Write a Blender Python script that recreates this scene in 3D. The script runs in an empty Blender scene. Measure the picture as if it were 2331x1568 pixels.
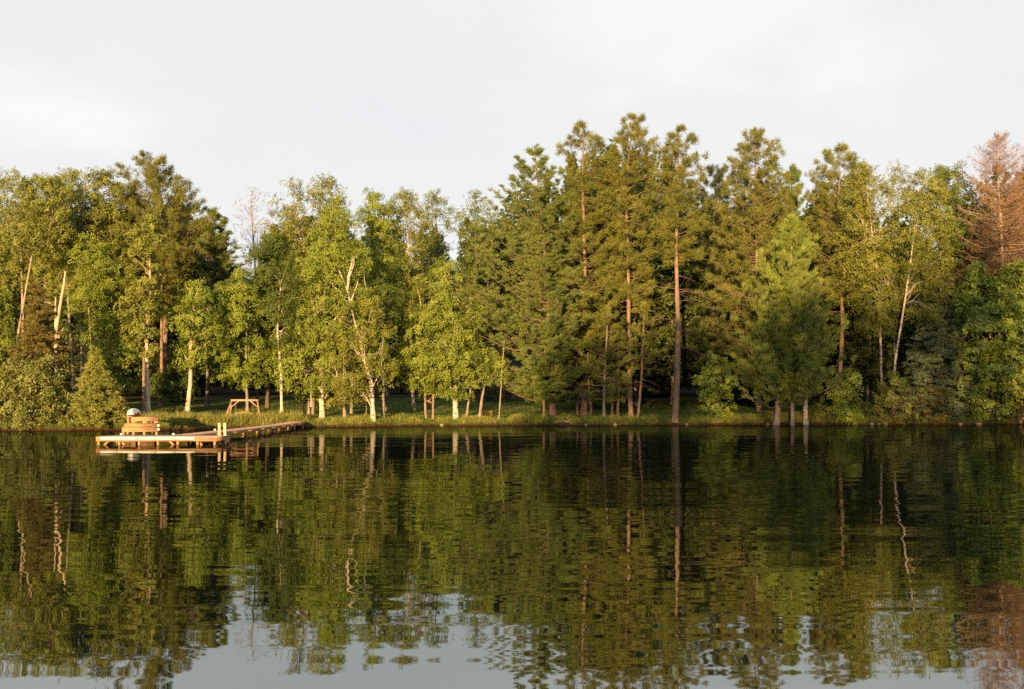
import bpy, math, random
import numpy as np

# ------------------------------------------------------------------ camera, world, sun, exposure
scene = bpy.context.scene
col = scene.collection
F, CX, HZ, CAMZ = 2238.0, 1165.0, 905.0, 2.5      # focal length / horizon in units of a 2330 px wide picture
R = math.radians
rng = np.random.default_rng(11)

cam_data = bpy.data.cameras.new("camera")
cam = bpy.data.objects.new("camera", cam_data)
col.objects.link(cam)
cam.location = (0, 0, CAMZ)
cam.rotation_euler = (R(90), 0, 0)
cam_data.sensor_width = 36.0
cam_data.lens = 36.0 * F / 2330.0
cam_data.shift_y = (HZ - 784.0) / 2330.0
cam_data.clip_end = 4000
scene.camera = cam

SUN_EL, SUN_AZ = 6.5, 12.0                        # low sun behind the camera, a little to the left
EXPOSURE = 1.6
SKY_STRENGTH = 0.1
CLOUD = 2.95
sdir = np.array([-math.sin(R(SUN_AZ)) * math.cos(R(SUN_EL)), -math.cos(R(SUN_AZ)) * math.cos(R(SUN_EL)), math.sin(R(SUN_EL))])

scene.view_settings.view_transform = 'Standard'
scene.view_settings.look = 'None'
scene.view_settings.exposure = EXPOSURE
scene.view_settings.gamma = 1.0
scene.render.engine = 'CYCLES'
scene.cycles.max_bounces = 5
scene.cycles.diffuse_bounces = 2
scene.cycles.glossy_bounces = 3
scene.cycles.transmission_bounces = 3
scene.cycles.caustics_reflective = False
scene.cycles.caustics_refractive = False
scene.cycles.use_denoising = False

world = bpy.data.worlds.new("World")
scene.world = world
world.use_nodes = True
nt = world.node_tree
nt.nodes.clear()
def N(tree, typ, **kw):
    n = tree.nodes.new(typ)
    for k, v in kw.items():
        setattr(n, k, v)
    return n
out = N(nt, 'ShaderNodeOutputWorld')
bg = N(nt, 'ShaderNodeBackground')
bg.inputs['Strength'].default_value = SKY_STRENGTH
sky = N(nt, 'ShaderNodeTexSky', sky_type='NISHITA', sun_disc=False, sun_elevation=R(SUN_EL), sun_rotation=math.atan2(sdir[0], sdir[1]))
tc = N(nt, 'ShaderNodeTexCoord')
mp = N(nt, 'ShaderNodeMapping')
mp.inputs['Scale'].default_value = (1.3, 1.3, 3.4)
mp.inputs['Location'].default_value = (2.1, 0.4, 0.35)
no = N(nt, 'ShaderNodeTexNoise')
no.inputs['Scale'].default_value = 1.5
no.inputs['Detail'].default_value = 5
no.inputs['Roughness'].default_value = 0.5
no.inputs['Distortion'].default_value = 0.35
rp = N(nt, 'ShaderNodeValToRGB')                  # tones of a thin overcast
rp.color_ramp.elements[0].position = 0.30
rp.color_ramp.elements[0].color = (0.95, 0.945, 0.965, 1)
rp.color_ramp.elements[1].position = 0.66
rp.color_ramp.elements[1].color = (1.10, 1.085, 1.07, 1)
e = rp.color_ramp.elements.new(0.45); e.color = (0.985, 0.98, 0.975, 1)
e = rp.color_ramp.elements.new(0.56); e.color = (1.005, 0.995, 0.985, 1)
sc_ = N(nt, 'ShaderNodeVectorMath', operation='SCALE')
sc_.inputs['Scale'].default_value = CLOUD
mx = N(nt, 'ShaderNodeMix', data_type='RGBA')
mx.inputs['Factor'].default_value = 0.93
nt.links.new(tc.outputs['Generated'], mp.inputs['Vector'])
nt.links.new(mp.outputs['Vector'], no.inputs['Vector'])
nt.links.new(no.outputs['Fac'], rp.inputs['Fac'])
nt.links.new(rp.outputs['Color'], sc_.inputs[0])
nt.links.new(sky.outputs['Color'], mx.inputs['A'])
nt.links.new(sc_.outputs['Vector'], mx.inputs['B'])
nt.links.new(mx.outputs['Result'], bg.inputs['Color'])
nt.links.new(bg.outputs['Background'], out.inputs['Surface'])

sun_data = bpy.data.lights.new("sun", 'SUN')
sun_data.energy = 5.0
sun_data.angle = R(0.5)
sun_data.color = (1.0, 0.61, 0.26)
sun = bpy.data.objects.new("sun", sun_data)
col.objects.link(sun)
from mathutils import Vector
sun.rotation_euler = Vector(sdir).to_track_quat('Z', 'Y').to_euler()
sun.location = (-40, -60, 60)

# ------------------------------------------------------------------ helpers
def P(px, py, D):
    return np.array([(px - CX) / F * D, D, CAMZ + (HZ - py) / F * D])

SH = np.array([(-900, 70), (-200, 70), (-60, 74), (-39, 75), (-32.3, 75), (-28, 76.5), (-18.1, 83.2), (-6.6, 88.2), (13.6, 90.0), (30.2, 91), (48.4, 92), (200, 94), (900, 94)], float)
def shore(x):
    return np.interp(x, SH[:, 0], SH[:, 1]) + 0.35 * np.sin(np.asarray(x) * 0.55) + 0.18 * np.sin(np.asarray(x) * 1.7 + 1)
SZ = np.array([(-40, -5), (-6, -1.2), (-0.3, -.12), (0, .02), (.35, .27), (1.4, .45), (5, .75), (12, 1.25), (28, 2.3), (60, 3.6), (150, 7), (700, 12), (3000, 14)], float)
def ground(x, y):
    s = np.asarray(y) - shore(x)
    z = np.interp(s, SZ[:, 0], SZ[:, 1])
    w = np.clip((s - 0.3) / 6, 0, 1)
    return z + w * (0.10 * np.sin(np.asarray(x) * .31 + np.asarray(y) * .2) + .05 * np.sin(np.asarray(x) * .9 - np.asarray(y) * .5))

def mesh_data(name, V, Q, smooth=False):
    V = np.ascontiguousarray(V, dtype=np.float32); Q = np.ascontiguousarray(Q, dtype=np.int32)
    me = bpy.data.meshes.new(name)
    me.vertices.add(len(V)); me.vertices.foreach_set('co', V.ravel())
    k = Q.shape[1]
    me.loops.add(Q.size); me.loops.foreach_set('vertex_index', Q.ravel())
    me.polygons.add(len(Q)); me.polygons.foreach_set('loop_start', np.arange(0, Q.size, k, dtype=np.int32))
    if smooth:
        me.polygons.foreach_set('use_smooth', np.ones(len(Q), dtype=bool))
    me.update(calc_edges=True)
    return me

def link(name, me, mat=None, parent=None, loc=None):
    o = bpy.data.objects.new(name, me)
    col.objects.link(o)
    if mat is not None and me is not None and not me.materials:
        me.materials.append(mat)
    if parent is not None:
        o.parent = parent
    if loc is not None:
        o.location = loc
    return o

def tag(o, label=None, cat=None, group=None, kind=None):
    if label: o['label'] = label
    if cat: o['category'] = cat
    if group: o['group'] = group
    if kind: o['kind'] = kind
    return o

def empty(name, loc, label, cat, group=None, rz=0.0):
    o = bpy.data.objects.new(name, None)
    o.empty_display_size = 0.5
    col.objects.link(o)
    o.location = loc
    o.rotation_euler = (0, 0, rz)
    return tag(o, label, cat, group)

class MB:
    """collects boxes, beams and tubes into one mesh"""
    def __init__(s): s.v = []; s.q = []; s.n = 0
    def add(s, V, Q):
        V = np.asarray(V, float); Q = np.asarray(Q, int)
        s.v.append(V); s.q.append(Q + s.n); s.n += len(V); return s
    def beam(s, a, b, w, h, up=(0, 0, 1), ch=0.12):
        """a bar from a to b, w wide, h high, with chamfered long edges"""
        a = np.array(a, float); b = np.array(b, float); t = b - a; L = np.linalg.norm(t); t /= L
        u = np.array(up, float)
        if abs(t @ u) > .98: u = np.array([0, 1., 0]) if abs(t[1]) < .9 else np.array([1., 0, 0])
        x = np.cross(t, u); x /= np.linalg.norm(x); u = np.cross(x, t)
        c = ch * min(w, h)
        pr = [(-w/2+c, -h/2), (w/2-c, -h/2), (w/2, -h/2+c), (w/2, h/2-c), (w/2-c, h/2), (-w/2+c, h/2), (-w/2, h/2-c), (-w/2, -h/2+c)]
        V = [a + x*p + u*q for p, q in pr] + [b + x*p + u*q for p, q in pr]
        Q = [(i, (i+1) % 8, 8+(i+1) % 8, 8+i) for i in range(8)]
        for o_, f in ((0, 1), (8, 0)):
            for i in (0, 2, 4):
                q = (o_+0, o_+i+1, o_+i+2, o_+(i+3) % 8)
                Q.append(q if f == 0 else q[::-1])
        return s.add(V, Q)
    def box(s, x0, x1, y0, y1, z0, z1, ch=0.04):
        return s.beam((x0, (y0+y1)/2, (z0+z1)/2), (x1, (y0+y1)/2, (z0+z1)/2), y1-y0, z1-z0, ch=ch)
    def tube(s, pts, rad, k=10):
        V, Q = tubes(np.array([pts], float), np.array([rad], float), k); s.add(V, Q)
        n = len(pts)
        c0, c1 = np.mean(V[:k], 0), np.mean(V[-k:], 0)
        Vc = np.vstack([V[:k], c0, V[-k:], c1])
        Qc = [(i, k, k, (i+1) % k) for i in range(k)]
        Q2 = []
        for i in range(0, k, 2):
            Q2.append((k, (i+2) % k, (i+1) % k, i)); Q2.append((2*k+1, k+1+i, k+1+(i+1) % k, k+1+(i+2) % k))
        s.add(Vc, Q2)
        return s
    def build(s, name, mat, parent=None, loc=None, smooth=False):
        return link(name, mesh_data(name, np.vstack(s.v), np.vstack(s.q), smooth), mat, parent, loc)

def norm(a):
    return a / np.maximum(np.linalg.norm(a, axis=-1, keepdims=True), 1e-9)

def tubes(Pt, Rd, k):
    """Pt (B,n,3), Rd (B,n): B tubes of n rings"""
    B, n, _ = Pt.shape
    T = np.empty_like(Pt)
    T[:, 1:-1] = Pt[:, 2:] - Pt[:, :-2]; T[:, 0] = Pt[:, 1] - Pt[:, 0]; T[:, -1] = Pt[:, -1] - Pt[:, -2]
    T = norm(T)
    ref = np.where(np.abs(norm(Pt[:, -1] - Pt[:, 0])[:, 2:3]) > .8, np.array([[1., 0, 0]]), np.array([[0, 0, 1.]]))
    U = norm(np.cross(T, ref[:, None, :])); W = np.cross(T, U)
    a = np.arange(k) * 2 * np.pi / k
    V = Pt[:, :, None, :] + Rd[:, :, None, None] * (np.cos(a)[None, None, :, None] * U[:, :, None, :] + np.sin(a)[None, None, :, None] * W[:, :, None, :])
    V = V.reshape(-1, 3)
    b = np.arange(B)[:, None, None] * n * k; i = np.arange(n - 1)[None, :, None] * k; j = np.arange(k)[None, None, :]; j2 = (j + 1) % k
    Q = np.stack([b + i + j, b + i + j2, b + i + k + j2, b + i + k + j], -1).reshape(-1, 4)
    return V, Q

def cards(C, T, Bn, L, W):
    """rhombic leaves: centre C, long axis T, cross axis Bn"""
    n = len(C)
    L = np.asarray(L)[..., None] if np.ndim(L) else L
    W = np.asarray(W)[..., None] if np.ndim(W) else W
    V = np.stack([C - T * L / 2, C + Bn * W / 2 - T * L * .08, C + T * L / 2, C - Bn * W / 2 - T * L * .08], 1).reshape(-1, 3)
    Q = np.arange(4 * n).reshape(-1, 4)
    return V, Q

class Acc:
    def __init__(s): s.v = []; s.q = []; s.t = []; s.n = 0
    def add(s, VQ, tint=None):
        V, Q = VQ; s.v.append(V); s.q.append(Q + s.n); s.n += len(V)
        if tint is None: tint = rng.random(len(V) // 4 + 1)
        s.t.append(np.repeat(tint, 4)[:len(V)])
    def mesh(s, name, smooth=False):
        me = mesh_data(name, np.vstack(s.v), np.vstack(s.q), smooth)
        if not smooth:                              # leaf tone: each spray of leaves its own
            at = me.attributes.new('tone', 'FLOAT', 'POINT')
            at.data.foreach_set('value', np.concatenate(s.t).astype(np.float32))
        return me

# ------------------------------------------------------------------ materials
def new_mat(name):
    m = bpy.data.materials.new(name); m.use_nodes = True
    t = m.node_tree
    return m, t, t.nodes['Principled BSDF']

def ramp(t, stops):
    r = N(t, 'ShaderNodeValToRGB')
    els = r.color_ramp.elements
    els[0].position, els[0].color = stops[0][0], (*stops[0][1], 1)
    els[1].position, els[1].color = stops[-1][0], (*stops[-1][1], 1)
    for p, c in stops[1:-1]:
        e = els.new(p); e.color = (*c, 1)
    return r

def foliage(name, a, b, trans=0.3, spec=0.12, rough=0.6):
    """leaf material: every leaf its own tone between a and b, drifting over the crown"""
    m, t, pb = new_mat(name)
    geo = N(t, 'ShaderNodeAttribute', attribute_name='tone')
    tcn = N(t, 'ShaderNodeTexCoord')
    nz = N(t, 'ShaderNodeTexNoise'); nz.inputs['Scale'].default_value = 0.45; nz.inputs['Detail'].default_value = 2
    t.links.new(tcn.outputs['Object'], nz.inputs['Vector'])
    ad = N(t, 'ShaderNodeMath', operation='MULTIPLY_ADD'); ad.inputs[1].default_value = 0.5; ad.inputs[2].default_value = -0.05
    t.links.new(geo.outputs['Fac'], ad.inputs[0])
    ad2 = N(t, 'ShaderNodeMath', operation='MULTIPLY_ADD'); ad2.inputs[1].default_value = 0.6
    t.links.new(nz.outputs['Fac'], ad2.inputs[0]); t.links.new(ad.outputs[0], ad2.inputs[2])
    r = ramp(t, [(0.1, a), (0.9, b)])
    t.links.new(ad2.outputs[0], r.inputs['Fac'])
    t.links.new(r.outputs['Color'], pb.inputs['Base Color'])
    pb.inputs['Roughness'].default_value = rough
    pb.inputs['Specular IOR Level'].default_value = spec
    tr = N(t, 'ShaderNodeBsdfTranslucent')
    hs = N(t, 'ShaderNodeHueSaturation'); hs.inputs['Value'].default_value = 1.25; hs.inputs['Saturation'].default_value = 1.1
    t.links.new(r.outputs['Color'], hs.inputs['Color']); t.links.new(hs.outputs['Color'], tr.inputs['Color'])
    ms = N(t, 'ShaderNodeMixShader'); ms.inputs['Fac'].default_value = trans
    t.links.new(pb.outputs['BSDF'], ms.inputs[1]); t.links.new(tr.outputs['BSDF'], ms.inputs[2])
    t.links.new(ms.outputs['Shader'], t.nodes['Material Output'].inputs['Surface'])
    return m

def bark(name, a, b, scale=(6, 6, 1.2), bands=None, detail=4):
    m, t, pb = new_mat(name)
    tcn = N(t, 'ShaderNodeTexCoord'); mpn = N(t, 'ShaderNodeMapping'); mpn.inputs['Scale'].default_value = scale
    nz = N(t, 'ShaderNodeTexNoise'); nz.inputs['Scale'].default_value = 1.0; nz.inputs['Detail'].default_value = detail; nz.inputs['Roughness'].default_value = .65
    t.links.new(tcn.outputs['Object'], mpn.inputs['Vector']); t.links.new(mpn.outputs['Vector'], nz.inputs['Vector'])
    r = ramp(t, [(0.3, a), (0.68, b)])
    t.links.new(nz.outputs['Fac'], r.inputs['Fac'])
    src = r.outputs['Color']
    if bands:
        mp2 = N(t, 'ShaderNodeMapping'); mp2.inputs['Scale'].default_value = (2.2, 2.2, 7)
        nz2 = N(t, 'ShaderNodeTexNoise'); nz2.inputs['Scale'].default_value = 1.0; nz2.inputs['Detail'].default_value = 3
        t.links.new(tcn.outputs['Object'], mp2.inputs['Vector']); t.links.new(mp2.outputs['Vector'], nz2.inputs['Vector'])
        r2 = ramp(t, [(0.56, (0, 0, 0)), (0.64, (1, 1, 1))])
        t.links.new(nz2.outputs['Fac'], r2.inputs['Fac'])
        mxn = N(t, 'ShaderNodeMix', data_type='RGBA'); mxn.inputs['B'].default_value = (*bands, 1)
        t.links.new(r2.outputs['Color'], mxn.inputs['Factor']); t.links.new(src, mxn.inputs['A'])
        src = mxn.outputs['Result']
    t.links.new(src, pb.inputs['Base Color'])
    pb.inputs['Roughness'].default_value = .85
    pb.inputs['Specular IOR Level'].default_value = .15
    bp = N(t, 'ShaderNodeBump'); bp.inputs['Strength'].default_value = .5; bp.inputs['Distance'].default_value = .04
    t.links.new(nz.outputs['Fac'], bp.inputs['Height']); t.links.new(bp.outputs['Normal'], pb.inputs['Normal'])
    return m

M = {}
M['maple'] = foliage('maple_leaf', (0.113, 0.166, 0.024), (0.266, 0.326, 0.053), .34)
M['maple_dark'] = foliage('shade_toned_leaf', (0.045, 0.078, 0.018), (0.12, 0.16, 0.034), .3)  # darker copy of the maple leaf, shade put into its colour
M['birch'] = foliage('birch_leaf', (0.095, 0.12, 0.022), (0.26, 0.28, 0.055), .32)
M['aspen'] = foliage('aspen_leaf', (0.105, 0.13, 0.026), (0.27, 0.295, 0.065), .32)
M['bush'] = foliage('bush_leaf', (0.115, 0.175, 0.02), (0.3, 0.375, 0.055), .28, .45, .45)
M['bush_olive'] = foliage('olive_bush_leaf', (0.09, 0.12, 0.028), (0.25, 0.265, 0.065), .28, .35)
M['red_pine'] = foliage('red_pine_needle', (0.055, 0.08, 0.018), (0.215, 0.22, 0.046), .15, .1)
M['white_pine'] = foliage('white_pine_needle', (0.052, 0.09, 0.026), (0.195, 0.245, 0.056), .2, .1)
M['young_pine'] = foliage('young_pine_needle', (0.075, 0.12, 0.026), (0.26, 0.315, 0.062), .2, .1)
M['spruce'] = foliage('spruce_needle', (0.08, 0.115, 0.06), (0.18, 0.235, 0.12), .12, .2)
M['needle_shade_tone'] = foliage('shade_toned_needle', (.022, .036, .014), (.062, .078, .026), .12, .15)  # darkened needles: shade of the gaps between crowns put into the colour
M['cedar'] = foliage('cedar_spray', (0.146, 0.180, 0.037), (0.319, 0.333, 0.077), .22, .2)
M['brown_spruce'] = foliage('browning_needle', (0.085, 0.085, 0.024), (0.21, 0.18, 0.05), .15, .1)
M['rust'] = foliage('rusty_needle', (0.16, 0.1, 0.056), (0.3, 0.195, 0.12), .15, .1)
M['oak'] = foliage('oak_leaf', (0.080, 0.120, 0.027), (0.193, 0.233, 0.048), .3)
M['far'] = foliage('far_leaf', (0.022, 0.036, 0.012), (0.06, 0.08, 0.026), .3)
M['grass'] = foliage('grass_blade', (0.085, 0.13, 0.022), (0.24, 0.275, 0.05), .3, .2)
M['reed'] = foliage('tall_grass_blade', (.15, .18, .038), (.31, .31, .080), .3, .2)
M['bark_pine'] = bark('pine_bark', (.095, .066, .048), (.26, .18, .13), (7, 7, 2.2))
M['bark_gray'] = bark('gray_bark', (.11, .09, .072), (.27, .23, .185), (6, 6, 1.5))
M['bark_maple'] = bark('maple_bark', (.15, .115, .085), (.34, .275, .21), (5, 5, 1.2))
M['bark_birch'] = bark('birch_bark', (.29, .25, .20), (.50, .445, .37), (2, 2, 3), bands=(.09, .07, .055))
M['bark_aspen'] = bark('aspen_bark', (.17, .13, .095), (.34, .275, .20), (3, 3, 2.5), bands=(.2, .15, .10))
M['bark_dark'] = bark('dark_bark', (.05, .04, .03), (.13, .10, .075))
M['bark_dead'] = bark('dead_wood', (.24, .165, .125), (.46, .34, .265), (6, 6, 1.5))
M['bark_bleached_sunlit'] = bark('bleached_and_sunlit_wood', (.30, .215, .155), (.52, .40, .30), (6, 6, 1.5))  # bleached dead wood; on living trunks its paleness stands for sunlight
M['twig_rust'] = bark('rusty_twig', (.18, .13, .092), (.36, .27, .20), (4, 4, 4))
M['wood_dock'] = bark('dock_wood', (.20, .11, .055), (.46, .27, .145), (1.2, 9, 9))
M['wood_deck'] = bark('deck_board', (.26, .165, .105), (.52, .345, .235), (1.5, 9, 9))
M['wood_step'] = bark('step_timber', (.22, .13, .065), (.47, .295, .155), (1.5, 9, 12))
M['wood_swing'] = bark('swing_wood', (.32, .17, .09), (.52, .29, .16), (4, 4, 4))
M['wood_post'] = bark('post_wood', (.48, .34, .18), (.70, .53, .30), (9, 9, 1.5))

def plain(name, c, rough=.6, spec=.4, var=.12, metallic=0):
    m, t, pb = new_mat(name)
    tcn = N(t, 'ShaderNodeTexCoord'); nz = N(t, 'ShaderNodeTexNoise'); nz.inputs['Scale'].default_value = 3; nz.inputs['Detail'].default_value = 5
    t.links.new(tcn.outputs['Object'], nz.inputs['Vector'])
    r = ramp(t, [(.3, tuple(x * (1 - var) for x in c)), (.7, tuple(min(1, x * (1 + var)) for x in c))])
    t.links.new(nz.outputs['Fac'], r.inputs['Fac']); t.links.new(r.outputs['Color'], pb.inputs['Base Color'])
    pb.inputs['Roughness'].default_value = rough; pb.inputs['Specular IOR Level'].default_value = spec; pb.inputs['Metallic'].default_value = metallic
    return m
M['white'] = plain('white_bumper', (.80, .78, .74), .5, .4, .04)
M['canoe_white'] = plain('canoe_paint', (.76, .72, .64), .4, .5, .06)
M['canoe_red'] = plain('canoe_gunwale', (.16, .035, .03), .5)
M['cabin_log'] = bark('cabin_log', (.07, .065, .055), (.16, .15, .13), (1, 6, 9))
M['cabin_roof'] = plain('cabin_shingle', (.050, .055, .050), .9, .2, .3)
M['trim'] = plain('pale_trim', (.62, .60, .56), .6, .3, .05)
M['glass'] = plain('window_glass', (.02, .022, .025), .08, .6)
M['stone'] = plain('foundation_stone', (.20, .165, .12), .9, .2, .3)
M['chain'] = plain('steel_chain', (.22, .21, .20), .4, .5, .1, .8)
M['orange'] = plain('orange_petal', (.62, .20, .035), .6)
M['red'] = plain('red_petal', (.5, .05, .04), .6)
M['terracotta'] = plain('terracotta', (.52, .29, .13), .8, .2)
M['globe'] = plain('milk_glass', (.72, .70, .66), .3)
M['gray_wood'] = plain('weathered_wood', (.24, .215, .19), .8, .2, .1)

# ground: lawn, wet mud at the water line, needle litter in the wood
m, t, pb = new_mat('lawn'); M['lawn'] = m
geo = N(t, 'ShaderNodeNewGeometry')
sx = N(t, 'ShaderNodeSeparateXYZ'); t.links.new(geo.outputs['Position'], sx.inputs[0])
nz = N(t, 'ShaderNodeTexNoise'); nz.inputs['Scale'].default_value = 1.2; nz.inputs['Detail'].default_value = 8; nz.inputs['Roughness'].default_value = .7
t.links.new(geo.outputs['Position'], nz.inputs['Vector'])
r1 = ramp(t, [(.3, (.030, .050, .012)), (.55, (.060, .092, .020)), (.75, (.11, .120, .032))])
t.links.new(nz.outputs['Fac'], r1.inputs['Fac'])
nz2 = N(t, 'ShaderNodeTexNoise'); nz2.inputs['Scale'].default_value = 3.5; nz2.inputs['Detail'].default_value = 6
t.links.new(geo.outputs['Position'], nz2.inputs['Vector'])
r2 = ramp(t, [(.3, (.022, .010, .006)), (.5, (.055, .024, .012)), (.72, (.10, .050, .024))])
t.links.new(nz2.outputs['Fac'], r2.inputs['Fac'])
ma = N(t, 'ShaderNodeMath', operation='MULTIPLY_ADD'); ma.inputs[1].default_value = .25; ma.inputs[2].default_value = -.13
t.links.new(nz2.outputs['Fac'], ma.inputs[0])
zz = N(t, 'ShaderNodeMath', operation='ADD'); t.links.new(sx.outputs['Z'], zz.inputs[0]); t.links.new(ma.outputs[0], zz.inputs[1])
mr = N(t, 'ShaderNodeMapRange'); mr.inputs['From Min'].default_value = .10; mr.inputs['From Max'].default_value = .20
t.links.new(zz.outputs[0], mr.inputs['Value'])
mxn = N(t, 'ShaderNodeMix', data_type='RGBA')
t.links.new(mr.outputs['Result'], mxn.inputs['Factor']); t.links.new(r2.outputs['Color'], mxn.inputs['A']); t.links.new(r1.outputs['Color'], mxn.inputs['B'])
nz3 = N(t, 'ShaderNodeTexNoise'); nz3.inputs['Scale'].default_value = .25; nz3.inputs['Detail'].default_value = 4
t.links.new(geo.outputs['Position'], nz3.inputs['Vector'])
za = N(t, 'ShaderNodeMath', operation='MULTIPLY_ADD'); za.inputs[1].default_value = 1.2; t.links.new(nz3.outputs['Fac'], za.inputs[0]); t.links.new(sx.outputs['Z'], za.inputs[2])
mr2 = N(t, 'ShaderNodeMapRange'); mr2.inputs['From Min'].default_value = 2.7; mr2.inputs['From Max'].default_value = 3.4
t.links.new(za.outputs[0], mr2.inputs['Value'])
mx3 = N(t, 'ShaderNodeMix', data_type='RGBA'); mx3.inputs['B'].default_value = (.035, .028, .016, 1)
t.links.new(mr2.outputs['Result'], mx3.inputs['Factor']); t.links.new(mxn.outputs['Result'], mx3.inputs['A'])
t.links.new(mx3.outputs['Result'], pb.inputs['Base Color'])
pb.inputs['Roughness'].default_value = .95; pb.inputs['Specular IOR Level'].default_value = .1
bp = N(t, 'ShaderNodeBump'); bp.inputs['Strength'].default_value = .8; bp.inputs['Distance'].default_value = .12
t.links.new(nz.outputs['Fac'], bp.inputs['Height']); t.links.new(bp.outputs['Normal'], pb.inputs['Normal'])

# lake water: dark body, mirror surface tilted by small ripples (slopes, so they keep their size far away)
m, t, pb = new_mat('lake_water'); M['water'] = m
t.nodes.remove(pb)
geo = N(t, 'ShaderNodeNewGeometry')
def slope(scale, amp, detail, dist=0.0, loc=(0, 0, 0)):
    mpn = N(t, 'ShaderNodeMapping'); mpn.inputs['Scale'].default_value = scale; mpn.inputs['Location'].default_value = loc
    t.links.new(geo.outputs['Position'], mpn.inputs['Vector'])
    n_ = N(t, 'ShaderNodeTexNoise'); n_.inputs['Scale'].default_value = 1; n_.inputs['Detail'].default_value = detail; n_.inputs['Distortion'].default_value = dist
    t.links.new(mpn.outputs['Vector'], n_.inputs['Vector'])
    s_ = N(t, 'ShaderNodeVectorMath', operation='SUBTRACT'); s_.inputs[1].default_value = (.5, .5, .5)
    t.links.new(n_.outputs['Color'], s_.inputs[0])
    m_ = N(t, 'ShaderNodeVectorMath', operation='MULTIPLY'); m_.inputs[1].default_value = amp
    t.links.new(s_.outputs[0], m_.inputs[0])
    return m_.outputs[0]
WAV = [((.16, .8, 1), (.009, .028, 0), 1, .5, (0, 0, 0)), ((.32, 2.3, 1), (.007, .036, 0), 1, .3, (5, 3, 0)), ((.05, .11, 1), (.004, .010, 0), 1, 0, (9, 1, 0))]
acc = None
for w in WAV:
    o_ = slope(*w)
    if acc is None: acc = o_
    else:
        a_ = N(t, 'ShaderNodeVectorMath', operation='ADD'); t.links.new(acc, a_.inputs[0]); t.links.new(o_, a_.inputs[1]); acc = a_.outputs[0]
pm = N(t, 'ShaderNodeMapping'); pm.inputs['Scale'].default_value = (.02, .07, 1); t.links.new(geo.outputs['Position'], pm.inputs['Vector'])
pn = N(t, 'ShaderNodeTexNoise'); pn.inputs['Scale'].default_value = 1; pn.inputs['Detail'].default_value = 3; t.links.new(pm.outputs['Vector'], pn.inputs['Vector'])
pr_ = N(t, 'ShaderNodeMapRange'); pr_.inputs['From Min'].default_value = .35; pr_.inputs['From Max'].default_value = .65; pr_.inputs['To Min'].default_value = .45; pr_.inputs['To Max'].default_value = 1.45   # calm and ruffled patches
t.links.new(pn.outputs['Fac'], pr_.inputs['Value'])
ps = N(t, 'ShaderNodeVectorMath', operation='SCALE'); t.links.new(acc, ps.inputs[0]); t.links.new(pr_.outputs['Result'], ps.inputs['Scale']); acc = ps.outputs[0]
a_ = N(t, 'ShaderNodeVectorMath', operation='ADD'); a_.inputs[1].default_value = (0, 0, 1); t.links.new(acc, a_.inputs[0])
n_ = N(t, 'ShaderNodeVectorMath', operation='NORMALIZE'); t.links.new(a_.outputs[0], n_.inputs[0])
gl = N(t, 'ShaderNodeBsdfGlossy'); gl.inputs['Roughness'].default_value = .015; gl.inputs['Color'].default_value = (.89, .95, .93, 1)
t.links.new(n_.outputs[0], gl.inputs['Normal'])
df = N(t, 'ShaderNodeBsdfDiffuse'); df.inputs['Color'].default_value = (.006, .0075, .003, 1)
fr = N(t, 'ShaderNodeFresnel'); fr.inputs['IOR'].default_value = 1.40; t.links.new(n_.outputs[0], fr.inputs['Normal'])
mrf = N(t, 'ShaderNodeMapRange'); mrf.inputs['From Min'].default_value = 0.1; mrf.inputs['From Max'].default_value = 1; mrf.inputs['To Min'].default_value = .41; mrf.inputs['To Max'].default_value = .37
t.links.new(fr.outputs[0], mrf.inputs['Value'])
ms = N(t, 'ShaderNodeMixShader'); t.links.new(mrf.outputs['Result'], ms.inputs['Fac']); t.links.new(df.outputs[0], ms.inputs[1]); t.links.new(gl.outputs[0], ms.inputs[2])
t.links.new(ms.outputs[0], t.nodes['Material Output'].inputs['Surface'])

# ------------------------------------------------------------------ ground and water
xs = np.concatenate([np.linspace(-900, -80, 24), np.linspace(-78, 78, 313), np.linspace(80, 900, 24)])
ss = np.concatenate([[-40, -15, -6, -2], np.linspace(-1, 3, 21), np.linspace(3.4, 30, 50), np.linspace(32, 150, 40), [200, 300, 450, 700, 1200, 2000, 3000]])
X, S = np.meshgrid(xs, ss)
Y = shore(X) + S
Z = ground(X, Y)
w = np.clip((S + .3) / 1, 0, 1) * np.clip(1 - (S - 3) / 20, 0, 1)
Z = Z + w * .06 * rng.standard_normal(Z.shape)
V = np.stack([X, Y, Z], -1).reshape(-1, 3)
nr, nc = X.shape
ii, jj = np.meshgrid(np.arange(nr - 1), np.arange(nc - 1), indexing='ij')
Q = np.stack([ii*nc+jj, ii*nc+jj+1, (ii+1)*nc+jj+1, (ii+1)*nc+jj], -1).reshape(-1, 4)
g = link('ground', mesh_data('ground', V, Q, True), M['lawn'])
tag(g, 'grassy bank and lawn rising from the lake into dark woods', 'ground', kind='structure')
wy0, wy1 = -150., 400.
wv = [(-900, wy0, 0), (900, wy0, 0), (900, wy1, 0), (-900, wy1, 0)]
wtr = link('lake_water', mesh_data('lake_water', np.array(wv), np.array([(0, 1, 2, 3)])), M['water'])
tag(wtr, 'calm dark lake mirroring the trees and pale sky', 'lake', kind='structure')

lb_ = link('lake_underlay', mesh_data('lake_underlay', np.array([(-900, wy0, -6.), (900, wy0, -6.), (900, wy1, -6.), (-900, wy1, -6.)]), np.array([(0, 1, 2, 3)])), plain('dark_underlay', (.03, .024, .014), .95, .1))  # unseen sheet, added so ripple reflections pointing down meet dark instead of sky
tag(lb_, 'unseen dark sheet added under the lake to darken downward reflections', 'hidden sheet', kind='structure')

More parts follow.
